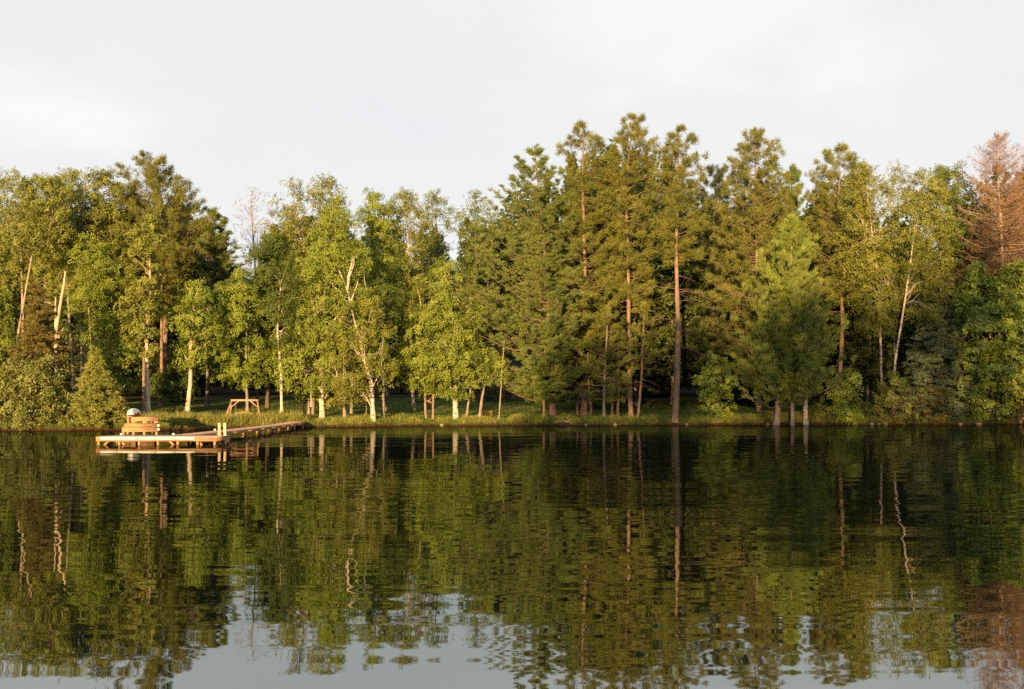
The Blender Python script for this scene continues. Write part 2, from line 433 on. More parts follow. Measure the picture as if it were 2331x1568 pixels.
# ------------------------------------------------------------------ tree builders (all in coordinates local to the tree's base)
def axis_at(ax, z):
    """point on a trunk polyline at height z"""
    zz = ax[:, 2]
    return np.stack([np.interp(z, zz, ax[:, 0]), np.interp(z, zz, ax[:, 1]), np.asarray(z, float) + 0 * np.asarray(z)], -1)

def trunk_tube(acc, ax, r0, r1, k=9, n=22, flare=1.35, wob=.04, power=.8):
    zs = ax[0, 2] + (ax[-1, 2] - ax[0, 2]) * np.linspace(0, 1, n) ** 1.15
    pts = axis_at(ax, zs)
    u = np.linspace(0, 1, n)
    pts[1:, :2] += wob * rng.standard_normal((n - 1, 2)).cumsum(0) * .5 * (1 - u[1:, None])
    rad = r1 + (r0 - r1) * (1 - u) ** power
    h = zs - zs[0]
    rad = rad * (1 + (flare - 1) * np.exp(-h / .35)) * (1 + .06 * rng.standard_normal(n))
    acc.add(tubes(pts[None], rad[None], k))
    return pts, rad

def profile_fn(prof):
    prof = sorted(prof)
    a = np.array(prof, float)
    return a[0, 0], a[-1, 0], (lambda z: np.interp(z, a[:, 0], a[:, 1])), (lambda z: np.interp(z, a[:, 0], a[:, 2]))

def deciduous(ax, r0, prof, ncl, cr=1.0, flat=.35, leaf=.17, nleaf=15, nspray=8, spray=.42, depth=.85, limbs=14, droop=.25, upn=.5, outn=.6, rndn=.7, shell=.55, trunk_top=.75, k=9, bare=0.0, hang=0.0, stems=1, limb_r=.38, flare=1.35):
    T, C = Acc(), Acc()
    z0, z1, lf, rf = profile_fn(prof)
    zz = np.linspace(z0, z1, 200); wd = np.maximum(rf(zz) - lf(zz), .05)
    cdf = np.cumsum(wd); cdf /= cdf[-1]
    zc = np.interp(rng.random(ncl), cdf, zz)
    th = rng.random(ncl) * 2 * np.pi
    rr = rng.random(ncl) ** shell
    mid = (lf(zc) + rf(zc)) / 2; hw = np.maximum((rf(zc) - lf(zc)) / 2 + cr * .12, .15)
    yo = axis_at(ax, np.clip(zc, ax[0, 2], ax[-1, 2]))[:, 1]
    cen = np.stack([mid + hw * rr * np.cos(th), yo + np.minimum(hw, (wd.max() / 2)) * depth * rr * np.sin(th), zc], -1)
    s = cr * rng.uniform(.65, 1.3, ncl) * np.clip(.45 + hw / max(hw.max(), .1), .5, 1)
    ztop = ax[0, 2] + (ax[-1, 2] - ax[0, 2])
    tt = min(ztop, z0 + (z1 - z0) * trunk_top)
    axt = ax[ax[:, 2] < tt]
    axt = np.vstack([axt, axis_at(ax, np.array([tt]))])
    for i in range(stems):
        a2 = axt.copy()
        if stems > 1:
            d = rng.standard_normal(2) * .35
            u = (a2[:, 2] - a2[0, 2]) / max(a2[-1, 2] - a2[0, 2], .1)
            a2[:, :2] += d[None] * (0.25 + 2.2 * u[:, None])
        trunk_tube(T, a2, r0, r0 * .25, k=k, flare=flare)
    # limbs: to some clumps; the rest hang on the nearest limb
    li = rng.choice(ncl, min(limbs, ncl), replace=False)
    tips = cen[li]
    def root_of(t_):
        ap = axis_at(ax, np.clip(t_[:, 2], z0, tt))
        d = np.hypot(t_[:, 0] - ap[:, 0], t_[:, 1] - ap[:, 1])
        zr = np.clip(t_[:, 2] - d * rng.uniform(.5, 1.1, len(t_)) - .3, max(ax[0, 2], z0 - (z1 - z0) * .08), tt - .1)
        return axis_at(ax, zr)
    ro = root_of(tips)
    u = np.linspace(0, 1, 7)[None, :, None]
    ctrl = ro * .45 + tips * .55; ctrl[:, 2] += (.12 + hang) * np.linalg.norm(tips - ro, axis=1)
    LP = ro[:, None] * (1 - u) ** 2 + 2 * ctrl[:, None] * u * (1 - u) + tips[:, None] * u ** 2
    LP[:, 1:-1] += .10 * rng.standard_normal(LP[:, 1:-1].shape)
    f = np.clip((ro[:, 2] - ax[0, 2]) / max(tt - ax[0, 2], .1), 0, 1)
    lr = r0 * limb_r * (1 - .6 * f)
    T.add(tubes(LP, lr[:, None] * np.linspace(1, .22, 7)[None], 5))
    rest = np.setdiff1d(np.arange(ncl), li)
    if len(rest):
        cand = LP[:, 2:].reshape(-1, 3)
        pr = cen[rest]
        dd = ((pr[:, None] - cand[None]) ** 2).sum(-1) + 1.2 * np.maximum(cand[None, :, 2] - pr[:, None, 2], 0) ** 2
        st = cand[dd.argmin(1)]
        u4 = np.linspace(0, 1, 4)[None, :, None]
        TP = st[:, None] * (1 - u4) + pr[:, None] * u4
        TP[:, 1:-1, 2] += .06 * np.linalg.norm(pr - st, axis=1)[:, None]
        TP[:, 1:-1] += .05 * rng.standard_normal(TP[:, 1:-1].shape)
        T.add(tubes(TP, np.full((len(rest), 1), max(.014, r0 * .12)) * np.linspace(1, .4, 4)[None], 4))
    # leaves: every clump holds flat sprays, every spray a fan of leaves that share a tilt and a tone
    live = np.flatnonzero(rng.random(ncl) >= bare)
    kk = np.repeat(live, nspray); ns = len(kk)
    d = norm(rng.standard_normal((ns, 3))); q = rng.random(ns) ** .45
    S_ = s[kk]
    tilt = rng.standard_normal((ncl, 2)) * .22
    sp = d * (q * S_)[:, None]; sp[:, 2] = sp[:, 2] * flat - droop * q ** 2 * S_ * (1 - d[:, 2] ** 2) + sp[:, 0] * tilt[kk, 0] + sp[:, 1] * tilt[kk, 1]
    if hang: sp[:, 2] -= np.abs(rng.standard_normal(ns)) * hang * S_
    sc = cen[kk] + sp
    ap = axis_at(ax, np.clip(sc[:, 2], ax[0, 2], ax[-1, 2]))
    outv = sc - ap; outv[:, 2] *= .3; outv = norm(outv) * .6 + norm(sp) * .6
    sn = norm(np.array([[0, 0, upn]]) + outn * outv + rndn * .6 * rng.standard_normal((ns, 3)))
    s1 = norm(np.cross(sn, rng.standard_normal((ns, 3)))); s2 = np.cross(sn, s1)
    ton = rng.random(ns)
    li2 = np.repeat(np.arange(ns), nleaf); m_ = len(li2)
    a = rng.random(m_) * 2 * np.pi; qq = np.sqrt(rng.random(m_)); sr = spray * rng.uniform(.7, 1.25, ns)
    e1 = (qq * np.cos(a) * sr[li2])[:, None]; e2 = (qq * np.sin(a) * sr[li2] * .75)[:, None]
    pos = sc[li2] + s1[li2] * e1 + s2[li2] * e2 + sn[li2] * (rng.standard_normal(m_) * .07 - .10 * qq ** 2)[:, None]
    nrm = norm(sn[li2] + .30 * rng.standard_normal((m_, 3)))
    tan = norm(np.cross(nrm, rng.standard_normal((m_, 3)))); bi = np.cross(nrm, tan)
    L = leaf * rng.uniform(.7, 1.3, m_)
    C.add(cards(pos, tan, bi, L, L * .75), np.clip(ton[li2] * .85 + rng.random(m_) * .15, 0, 1))
    return T, C

def conifer(ax, r0, prof, nbr, rise=(.25, .5), curve=.0, tuft_r=.38, nneed=22, nw=.05, ntw=4, lat=.35, depth=.9, bald=.25, flat=1.0, upd=.5, droop=0.0, lens=(.75, 1.12), r1=.03, br=.035, whorl=0.0, dead=0, dead_z=None, deadlen=2.5, k=9, tipup=0.0, flare=1.3, need_frac=1.0, dirw=.55, twig_r=.012, wob=.03, clear=0.0):
    """trunk, branches to the crown's outline, side twigs, needle tufts"""
    T, C = Acc(), Acc()
    trunk_tube(T, ax, r0, r1, k=k, flare=flare, wob=wob)
    z0, z1, lf, rf = profile_fn(prof)
    zz = np.linspace(z0, z1, 300); wd = np.maximum(rf(zz) - lf(zz), .25) ** .75
    cdf = np.cumsum(wd); cdf /= cdf[-1]
    zt = np.interp((np.arange(nbr) + rng.random(nbr)) / nbr, cdf, zz)
    if whorl:
        zq = np.round(zt / whorl) * whorl + rng.standard_normal(nbr) * whorl * .06; zq = np.where(zt > z1 - (z1 - z0) * .30, zt, zq)
        zt = np.clip(zq, z0, z1)
    f = (zt - z0) / max(z1 - z0, .1)
    ph = (np.arange(nbr) * 2.39996 + rng.random(nbr) * 1.2) % (2 * np.pi)
    axp = axis_at(ax, np.clip(zt, ax[0, 2], ax[-1, 2]))
    c_, s_ = np.cos(ph), np.sin(ph)
    hl = np.maximum(axp[:, 0] - lf(zt), .2); hr = np.maximum(rf(zt) - axp[:, 0], .2)
    hx = np.where(c_ > 0, hr, hl); hy = (hl + hr) / 2 * depth
    L = np.sqrt((hx * c_) ** 2 + (hy * s_) ** 2) * rng.uniform(lens[0], lens[1], nbr)
    L = np.maximum(L - tuft_r * .3, .15)
    rs = rise[0] + (rise[1] - rise[0]) * f + rng.standard_normal(nbr) * (.04 if whorl else .10)
    zr = zt - rs * L - tipup * L
    zr = np.clip(zr, ax[0, 2] + .3 + clear, ax[-1, 2] - .05)
    ro = axis_at(ax, zr)
    tip = np.stack([axp[:, 0] + L * c_, axp[:, 1] + L * s_, zt], -1)
    n = 7
    u = np.linspace(0, 1, n)[None, :, None]
    BP = ro[:, None] * (1 - u) + tip[:, None] * u
    uu = u[..., 0]
    BP[:, :, 2] += (-tipup * (uu * (1 - uu)) * 2.0 + curve * uu * (1 - uu) * 2.0) * L[:, None]
    BP[:, 1:] += (.035 * L[:, None, None]) * rng.standard_normal((nbr, n - 1, 3)) * np.array([1, 1, .6])
    T.add(tubes(BP, (br * np.clip(L / 3, .35, 1.3))[:, None] * np.linspace(1, .3, n)[None], 4))
    # twigs
    tj = np.repeat(np.arange(nbr), ntw)
    ut = bald + (1 - bald) * ((np.tile(np.arange(ntw), nbr) + rng.random(nbr * ntw)) / ntw)
    x = ut * (n - 1); i0 = np.minimum(x.astype(int), n - 2); fr_ = (x - i0)[:, None]
    st = BP[tj, i0] * (1 - fr_) + BP[tj, i0 + 1] * fr_
    fw = norm(BP[tj, i0 + 1] - BP[tj, i0])
    side = norm(np.cross(fw, np.array([[0, 0, 1.]]))) * np.where(rng.random(len(tj)) < .5, -1, 1)[:, None]
    tl = lat * L[tj] * (1.05 - ut) + tuft_r * .6
    td = norm(fw * .75 + side * rng.uniform(.3, 1.0, (len(tj), 1)) + np.array([[0, 0, 1.]]) * (rng.standard_normal((len(tj), 1)) * .35 * flat + upd * .35 - droop))
    en = st + td * (tl * rng.uniform(.6, 1.15, len(tj)))[:, None]
    u3 = np.linspace(0, 1, 3)[None, :, None]
    T.add(tubes(st[:, None] * (1 - u3) + en[:, None] * u3, np.full((len(tj), 1), twig_r) * np.linspace(1, .5, 3)[None], 3))
    # tufts
    pts = [en, st * .5 + en * .5 + rng.standard_normal(en.shape) * tuft_r * .25, tip]
    drs = [td, td, norm(tip - BP[:, -2])]
    tp = np.vstack(pts); tdr = np.vstack(drs)
    nl = 9                                           # the leader
    zl = ax[-1, 2] - np.linspace(0, 1.0 + tuft_r * 2, nl)
    lp_ = axis_at(ax, np.clip(zl, ax[0, 2], None)) + rng.standard_normal((nl, 3)) * np.array([.12, .12, .05])
    tp = np.vstack([tp, lp_]); tdr = np.vstack([tdr, norm(rng.standard_normal((nl, 3)) * .4 + np.array([[0, 0, 1.]]))])
    bt = rng.random(nbr); btone = np.concatenate([bt[tj], bt[tj], bt, rng.random(nl)])
    if need_frac < 1:
        kk = rng.random(len(tp)) < need_frac
        tp, tdr, btone = tp[kk], tdr[kk], btone[kk]
    ts = tuft_r * rng.uniform(.7, 1.25, len(tp))
    tN = np.repeat(np.arange(len(tp)), nneed)
    m_ = len(tN)
    rd = rng.standard_normal((m_, 3)); rd[:, 2] *= flat
    d = norm(norm(rd) * .95 + tdr[tN] * dirw + np.array([[0, 0, upd]]))
    off = rng.standard_normal((m_, 3)) * .22 * ts[tN][:, None]
    off[:, 2] *= flat
    ln = ts[tN] * rng.uniform(.65, 1.15, m_)
    cpos = tp[tN] + off + d * (ln * .5)[:, None]
    b = norm(np.cross(d, rng.standard_normal((m_, 3))))
    C.add(cards(cpos, d, b, ln, np.full(m_, nw) * rng.uniform(.7, 1.3, m_)), np.clip(btone[tN] * .45 + rng.random(len(tp))[tN] * .35 + .2 * rng.random(m_), 0, 1))
    # dead lower branches
    if dead:
        zd = rng.uniform(dead_z[0], dead_z[1], dead)
        pd = rng.random(dead) * 2 * np.pi
        ro = axis_at(ax, zd); Ld = deadlen * rng.uniform(.35, 1.1, dead)
        u = np.linspace(0, 1, 6)[None, :, None]
        dirv = np.stack([np.cos(pd), np.sin(pd), rng.uniform(-.15, .35, dead)], -1)
        DP = ro[:, None] + dirv[:, None] * u * Ld[:, None, None]
        DP[:, :, 2] -= .22 * Ld[:, None] * u[..., 0] ** 2
        DP[:, 1:] += .05 * rng.standard_normal((dead, 5, 3))
        T.add(tubes(DP, (.028 * np.ones(dead))[:, None] * np.linspace(1, .25, 6)[None], 4))
        k2 = np.repeat(np.arange(dead), 3)
        st = DP[k2, rng.integers(2, 5, len(k2))]
        en = st + (dirv[k2] * .5 + rng.standard_normal((len(k2), 3)) * .45) * (Ld[k2] * .45)[:, None]
        u3 = np.linspace(0, 1, 3)[None, :, None]
        T.add(tubes(st[:, None] * (1 - u3) + en[:, None] * u3, np.full((len(k2), 1), .011) * np.linspace(1, .4, 3)[None], 3))
    return T, C

def place(name, label, cat, D, axpx, prof, builder, mats, r0px, group=None, sink=.12, **kw):
    """a tree from its trunk line and outline, stood on the ground at distance D"""
    bx = (axpx[0][0] - CX) / F * D
    bz = float(ground(bx, D)) - sink
    base = np.array([bx, D, bz])
    pts = np.array([P(x, y, D) for x, y in axpx]) - base
    pts[0] = (0, 0, 0)
    pts = np.array([pts[0]] + [p for p in pts[1:] if p[2] > .3])
    sw = np.cumsum(rng.standard_normal(len(pts)) * .12); pts[1:, 1] += sw[1:]
    pr = []
    for y, xl, xr in prof:
        a = P(xl, y, D) - base; b = P(xr, y, D) - base
        pr.append((max(a[2], .1), a[0], b[0]))
    topz = max(p[0] for p in pr)
    if pts[-1, 2] < topz - .3:
        lp = sorted(pr)[-1]
        pts = np.vstack([pts, [(lp[1] + lp[2]) / 2, pts[-1, 1], topz]])
    r0 = r0px / F * D / 2
    T, C = builder(pts, r0, pr, **kw)
    e = empty(name, base, label, cat, group)
    link('trunk', T.mesh('trunk', True), M[mats[0]], e)
    link('crown', C.mesh('crown'), M[mats[1]], e)
    return e

def area(prof, D):
    a = np.array(sorted(prof), float)
    return float(np.trapz(a[:, 2] - a[:, 1], a[:, 0])) * (D / F) ** 2

def DEC(name, label, cat, D, ax, prof, mats, r0px, dens=2.3, group=None, **kw):
    return place(name, label, cat, D, ax, prof, deciduous, mats, r0px, group, ncl=max(12, int(area(prof, D) * dens * 1.4)), **kw)

def CON(name, label, cat, D, ax, prof, mats, r0px, dens=1.1, group=None, bk=1.0, **kw):
    return place(name, label, cat, D, ax, prof, conifer, mats, r0px, group, nbr=max(16, int(area(prof, D) * dens * 1.6 * bk)), **kw)

RP = dict(bk=.72, rise=(.10, .75), curve=-.15, tuft_r=.47, nneed=36, nw=.042, ntw=4, lat=.36, bald=.30, upd=.42, wob=.05, lens=(.75, 1.38))     # red pine: round tufts at the ends
WP = dict(bk=.85, rise=(.30, .95), curve=-.2, tuft_r=.40, nneed=36, nw=.038, ntw=15, lat=.19, bald=.10, flat=.32, upd=.34, whorl=2.3, lens=(.65, 1.3), dirw=.9)   # white pine: plumes in tiers
YP = dict(bk=.62, rise=(.40, 1.8), curve=-.35, tuft_r=.46, nneed=34, nw=.04, ntw=9, lat=.17, bald=.10, flat=.7, upd=.6, lens=(.5, 1.36), dirw=1.2)
SP = dict(rise=(-.10, .45), curve=.12, tuft_r=.30, nneed=22, nw=.042, ntw=9, lat=.36, bald=.1, flat=.35, upd=.05, droop=.10, lens=(.7, 1.1), dirw=.8)
MA = dict(cr=1.2, flat=.32, leaf=.142, nleaf=26, nspray=8, spray=.45, droop=.25, upn=.6, outn=.8)
BI = dict(cr=.95, flat=.7, leaf=.14, nleaf=16, nspray=9, spray=.38, droop=.3, hang=.3, upn=.3, limbs=16, limb_r=.26)

# ------------------------------------------------------------------ front row, from the left edge to the right edge
DEC('maple_tree', 'bright green maple cut off by the left edge of the photo, over the brown spruce', 'tree', 80, [(-40, 965), (-38, 700)], [(640, -70, 0), (700, -110, 18), (760, -120, 22), (830, -110, 16), (880, -90, 0)], ('bark_maple', 'maple'), 14, **MA)
CON('spruce_tree', 'brownish olive spruce at the far left, below the leaning aspen and the snag', 'tree', 78.5, [(78, 972), (82, 640)], [(650, 68, 98), (730, 50, 125), (810, 25, 150), (880, 5, 165), (950, -5, 170)], ('bark_dark', 'brown_spruce'), 12, dens=2.0, **SP)
DEC('shoreline_shrub', 'broad leafy shrub spilling over the water at the left edge', 'shrub', 76.2, [(70, 976), (70, 850)], [(815, 30, 110), (860, -20, 145), (910, -50, 165), (955, -60, 172), (978, -50, 165)], ('bark_dark', 'bush_olive'), 5, dens=3.6, cr=.75, leaf=.17, flat=.6, nspray=7, stems=5, limbs=20, shell=.5, depth=.55)
CON('cedar_tree', 'small cone shaped yellow green cedar beside the wooden steps', 'tree', 76.0, [(226, 976), (216, 800)], [(792, 212, 221), (830, 198, 240), (880, 178, 268), (930, 162, 290), (968, 168, 288)], ('bark_dark', 'cedar'), 7, dens=5.5, **{**SP, 'tuft_r': .24, 'nneed': 18, 'ntw': 9})
DEC('aspen_tree', 'leaning pale trunked aspen at the left, forking under its crown', 'tree', 88, [(22, 940), (38, 760), (73, 568), (105, 560), (120, 470)], [(395, 60, 130), (440, 25, 165), (500, 15, 180), (550, 20, 150), (580, 60, 120)], ('bark_aspen', 'aspen'), 8, dens=2.4, **{**BI, 'hang': .15, 'leaf': .16})
# snapped trunk
def snag():
    D = 83.5
    bx = (132 - CX) / F * D; base = np.array([bx, D, float(ground(bx, D)) - .15])
    e = empty('snapped_trunk', base, 'pale dead trunk snapped off halfway up, in front of the left woods', 'dead tree')
    def loc(l): return np.array([P(x, y, D) for x, y in l]) - base
    A = Acc()
    p = loc([(132, 960), (129, 860), (127, 790), (129, 745), (138, 690), (146, 645), (149, 617)]); p[0] = 0
    A.add(tubes(p[None], np.array([[.18, .15, .135, .14, .12, .10, .065]]), 9))
    link('trunk', A.mesh('trunk', True), M['bark_bleached_sunlit'], e)
    A = Acc()
    p = loc([(128, 790), (135, 765), (146, 745)]) + np.array([0, -.05, 0])
    A.add(tubes(p[None], np.array([[.10, .08, .04]]), 6))
    p = loc([(127, 745), (126, 700), (127, 676)])
    A.add(tubes(p[None], np.array([[.11, .09, .04]]), 6))
    p = loc([(128, 700), (110, 688), (92, 686)])
    A.add(tubes(p[None], np.array([[.04, .03, .01]]), 5))
    link('broken_limb', A.mesh('broken_limb', True), M['bark_bleached_sunlit'], e)
snag()
LEFTW = 'aspens in the left woods'
DEC('aspen_tree', 'tall aspen with the pointed top left of the domed red pine', 'tree', 93, [(172, 950), (160, 760), (152, 640), (165, 420)], [(372, 160, 172), (420, 140, 200), (500, 125, 220), (580, 130, 225), (650, 140, 205)], ('bark_gray', 'aspen'), 8, dens=2.4, **MA)
DEC('aspen_tree', 'aspen with a forked orange lit stem behind the cedar', 'tree', 92, [(190, 945), (184, 760), (183, 700), (215, 560), (235, 430)], [(390, 215, 262), (440, 195, 285), (520, 180, 292), (600, 170, 290), (690, 175, 262), (740, 190, 240)], ('bark_aspen', 'aspen'), 8, dens=2.3, **MA)
DEC('aspen_tree', 'thin stemmed aspen between the forked aspen and the domed pine', 'tree', 89, [(224, 945), (214, 790), (207, 680), (212, 560)], [(540, 190, 235), (590, 170, 262), (650, 168, 270), (700, 180, 262), (770, 200, 285), (830, 220, 330), (880, 250, 320)], ('bark_gray', 'maple'), 7, dens=2.2, **MA)
DEC('aspen_tree', 'tall aspen at the top left corner of the woods', 'tree', 96, [(60, 940), (48, 600), (30, 420)], [(392, 0, 45), (430, -30, 70), (500, -40, 90), (580, -30, 90), (650, -20, 70)], ('bark_aspen', 'aspen'), 9, dens=2.2, **BI)
DEC('aspen_tree', 'olive aspen between the two tall tops at the left', 'tree', 95, [(112, 940), (100, 600), (105, 440)], [(402, 85, 130), (450, 70, 150), (520, 70, 155), (600, 80, 160), (700, 90, 160)], ('bark_gray', 'aspen'), 8, dens=2.2, **MA)
CON('red_pine_tree', 'broad domed red pine rising above the dock', 'tree', 95, [(370, 945), (380, 700), (388, 540), (350, 370)], [(358, 305, 345), (380, 275, 395), (420, 262, 425), (470, 255, 468), (530, 258, 505), (590, 280, 520), (650, 310, 500), (720, 335, 460)], ('bark_pine', 'red_pine'), 15, dens=1.5, **{**RP, 'clear': 5})
CON('red_pine_tree', 'red pine with a straight orange trunk left of the dome\'s trunk', 'tree', 91, [(366, 945), (366, 600), (362, 500)], [(470, 345, 385), (520, 320, 410), (580, 315, 420), (650, 330, 410), (720, 345, 390)], ('bark_pine', 'red_pine'), 9, dens=1.3, **{**RP, 'clear': 8})
CON('red_pine_tree', 'slender orange trunked red pine touching the pale aspen by the steps', 'tree', 84, [(328, 948), (327, 760), (322, 600)], [(580, 300, 345), (640, 285, 365), (700, 290, 365), (760, 300, 355)], ('bark_pine', 'red_pine'), 9, dens=1.0, **{**RP, 'clear': 7})
DEC('aspen_tree', 'yellow green aspen with a bright pale trunk right above the wooden steps', 'tree', 82.5, [(340, 950), (337, 860), (335, 770), (344, 640), (342, 540)], [(495, 325, 355), (540, 302, 368), (600, 292, 366), (640, 300, 358), (690, 280, 362), (740, 282, 362), (780, 300, 356), (800, 320, 350)], ('bark_bleached_sunlit', 'aspen'), 10, dens=2.3, **{**MA, 'cr': .9, 'leaf': .17})  # sunlight on the trunk put into a paler bark colour
DEC('forked_tree', 'low tree with a pale forked trunk, left of the swing and the dark lawn', 'tree', 85.5, [(426, 950), (432, 870), (432, 790), (440, 700)], [(640, 420, 460), (690, 395, 480), (740, 390, 490), (790, 400, 470), (830, 410, 450)], ('bark_bleached_sunlit', 'maple'), 12, dens=2.0, **{**MA, 'limb_r': .6})  # paler bark again stands for sun on the fork
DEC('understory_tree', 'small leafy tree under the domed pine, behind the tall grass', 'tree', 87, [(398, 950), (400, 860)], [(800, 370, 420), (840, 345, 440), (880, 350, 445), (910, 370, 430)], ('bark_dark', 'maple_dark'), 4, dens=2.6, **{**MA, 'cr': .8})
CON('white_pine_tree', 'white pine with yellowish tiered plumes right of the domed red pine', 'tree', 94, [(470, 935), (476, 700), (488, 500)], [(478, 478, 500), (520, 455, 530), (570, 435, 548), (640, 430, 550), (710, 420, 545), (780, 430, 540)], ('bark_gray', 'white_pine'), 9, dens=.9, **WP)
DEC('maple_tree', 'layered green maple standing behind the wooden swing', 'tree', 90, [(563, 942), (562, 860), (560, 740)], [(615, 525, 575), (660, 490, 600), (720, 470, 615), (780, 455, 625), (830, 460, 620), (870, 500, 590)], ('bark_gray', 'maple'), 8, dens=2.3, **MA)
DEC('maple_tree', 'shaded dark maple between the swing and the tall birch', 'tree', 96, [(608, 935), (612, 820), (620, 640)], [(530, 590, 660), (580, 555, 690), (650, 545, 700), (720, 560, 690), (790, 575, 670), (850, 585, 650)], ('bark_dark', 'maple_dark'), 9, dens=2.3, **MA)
DEC('dead_birch', 'bare whitish birch top standing against the sky', 'dead tree', 102, [(585, 935), (580, 600), (570, 450)], [(425, 552, 600), (460, 532, 612), (510, 520, 620), (560, 525, 615)], ('bark_gray', 'aspen'), 6, dens=9, trunk_top=.95, **{**BI, 'cr': .8, 'bare': .985, 'limbs': 60, 'nleaf': 3, 'limb_r': .18})
DEC('birch_tree', 'wide topped birch against the sky right of the bare birch', 'tree', 98, [(706, 938), (700, 700), (690, 560), (670, 480)], [(403, 735, 765), (425, 640, 778), (460, 612, 778), (520, 605, 778), (570, 618, 770), (630, 625, 750), (700, 630, 720)], ('bark_birch', 'birch'), 10, dens=2.0, **{**BI, 'limb_r': .42, 'shell': .45, 'limbs': 26})
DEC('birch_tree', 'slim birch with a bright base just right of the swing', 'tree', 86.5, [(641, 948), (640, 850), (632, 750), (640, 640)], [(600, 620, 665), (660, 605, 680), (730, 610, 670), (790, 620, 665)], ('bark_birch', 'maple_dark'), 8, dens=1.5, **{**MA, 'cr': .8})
DEC('maple_tree', 'big yellow green maple with the thick pale trunk at the dock\'s shore end', 'tree', 88, [(733, 950), (731, 860), (728, 760), (752, 560)], [(452, 762, 778), (490, 735, 805), (540, 705, 830), (600, 690, 842), (650, 668, 850), (700, 655, 850), (760, 640, 840), (810, 622, 830), (850, 625, 800), (885, 650, 790), (905, 680, 760)], ('bark_birch', 'maple'), 13, dens=2.4, **MA)
DEC('birch_tree', 'white birch leaning left, its pale fork showing among the leaves', 'tree', 86.3, [(850, 952), (845, 870), (818, 770), (797, 690), (790, 640), (806, 590)], [(665, 790, 860), (720, 748, 885), (780, 735, 908), (835, 728, 908), (875, 738, 885), (915, 755, 835)], ('bark_birch', 'birch'), 12, dens=2.0, trunk_top=1.3, **{**BI, 'cr': .7, 'leaf': .125, 'nspray': 12})
def fork():   # the bare white fork at the leaning birch's head
    par = [o for o in col.objects if o.get('label', '').startswith('white birch leaning')][0]
    b = np.array(par.location); D = 86.0
    def loc(l): return np.array([P(x, y, D) for x, y in l]) - b
    A = Acc()
    for l, r in (([(818, 770), (808, 735), (797, 690), (790, 655)], .08), ([(792, 665), (780, 635), (765, 600)], .065), ([(791, 660), (797, 620), (800, 590)], .065), ([(797, 625), (806, 600), (806, 585)], .06), ([(797, 690), (808, 660), (815, 640)], .07), ([(790, 690), (775, 665), (757, 650)], .05)):
        p = loc(l); A.add(tubes(p[None], np.linspace(r, r * .5, len(p))[None], 7))
    link('limb', A.mesh('limb', True), M['bark_birch'], par)
fork()
TH = 'slender trunks between the lawn and the shore'
DEC('sapling', 'brown trunk standing close right of the leaning birch', 'tree', 88.5, [(871, 950), (873, 880), (876, 760)], [(640, 850, 905), (700, 845, 910), (760, 850, 905), (830, 860, 900)], ('bark_gray', 'maple_dark'), 8, dens=1.6, **MA)
DEC('sapling', 'orange brown trunk between the thick pale trunk and the leaning birch', 'tree', 87.5, [(785, 950), (782, 880), (780, 800)], [(780, 755, 800), (830, 745, 815), (870, 755, 805)], ('bark_maple', 'birch'), 8, dens=1.2, **{**BI, 'cr': .6})
DEC('sapling', 'dim thin trunk right beside the orange brown trunk', 'tree', 92, [(800, 945), (797, 870), (795, 760)], [(740, 775, 820), (790, 770, 825), (840, 780, 815)], ('bark_gray', 'maple_dark'), 7, dens=1.2, **MA)
DEC('sapling', 'very thin pale stem between the dim trunk and the leaning birch', 'tree', 91, [(834, 940), (833, 880), (830, 800)], [(760, 815, 850), (810, 810, 855), (850, 815, 845)], ('bark_aspen', 'maple_dark'), 3, dens=1.2, **MA)
for x, w, lb in ((691, 4, 'thinnest of three stems left of the thick pale trunk'), (702, 7, 'grey middle stem of the three left of the thick pale trunk'), (712, 7, 'brownish stem nearest the thick pale trunk')):
    DEC('sapling', lb, 'tree', 91, [(x, 947), (x + 1, 880), (x, 800)], [(760, x - 18, x + 20), (810, x - 25, x + 25), (850, x - 15, x + 18)], ('bark_aspen' if w < 5 else 'bark_gray', 'maple_dark'), w, dens=1.2, group=TH, **MA)
DEC('maple_tree', 'tall bright green maple with a forked top at the skyline', 'tree', 97, [(880, 938), (878, 760), (868, 500)], [(435, 848, 866), (470, 818, 897), (530, 822, 902), (590, 828, 912), (660, 838, 905), (730, 850, 900)], ('bark_gray', 'maple'), 9, dens=2.3, **MA)
DEC('birch_tree', 'tall olive yellow birch between the forked maple and the thin topped trees', 'tree', 100, [(942, 932), (935, 760), (928, 500)], [(430, 912, 945), (470, 888, 968), (540, 885, 972), (610, 890, 965), (680, 895, 955), (760, 900, 950)], ('bark_birch', 'birch'), 8, dens=2.2, **BI)
DEC('ash_tree', 'open crowned dark tree against the sky right of the olive birch', 'tree', 114, [(1000, 915), (998, 700), (992, 500)], [(428, 965, 1018), (470, 955, 1032), (530, 960, 1030), (590, 965, 1020), (660, 960, 1020)], ('bark_dark', 'oak'), 8, dens=1.5, **{**BI, 'cr': .9, 'nspray': 6})
DEC('ash_tree', 'open crowned dark tree against the sky left of the big white pine', 'tree', 114, [(1085, 912), (1085, 700), (1082, 500)], [(432, 1062, 1098), (465, 1035, 1125), (530, 1042, 1135), (590, 1035, 1140), (660, 1030, 1130), (740, 1030, 1120)], ('bark_dark', 'oak'), 8, dens=1.7, **{**BI, 'cr': .9, 'nspray': 6})
DEC('maple_tree', 'bright layered maple with a thick pale trunk in front of the cabin', 'tree', 89.8, [(1037, 948), (1036, 870), (1034, 760), (1020, 640)], [(588, 1000, 1042), (630, 955, 1065), (690, 932, 1085), (750, 915, 1085), (800, 905, 1095), (840, 900, 1105), (875, 915, 1075), (900, 1010, 1060)], ('bark_birch', 'maple'), 13, dens=2.5, **MA)
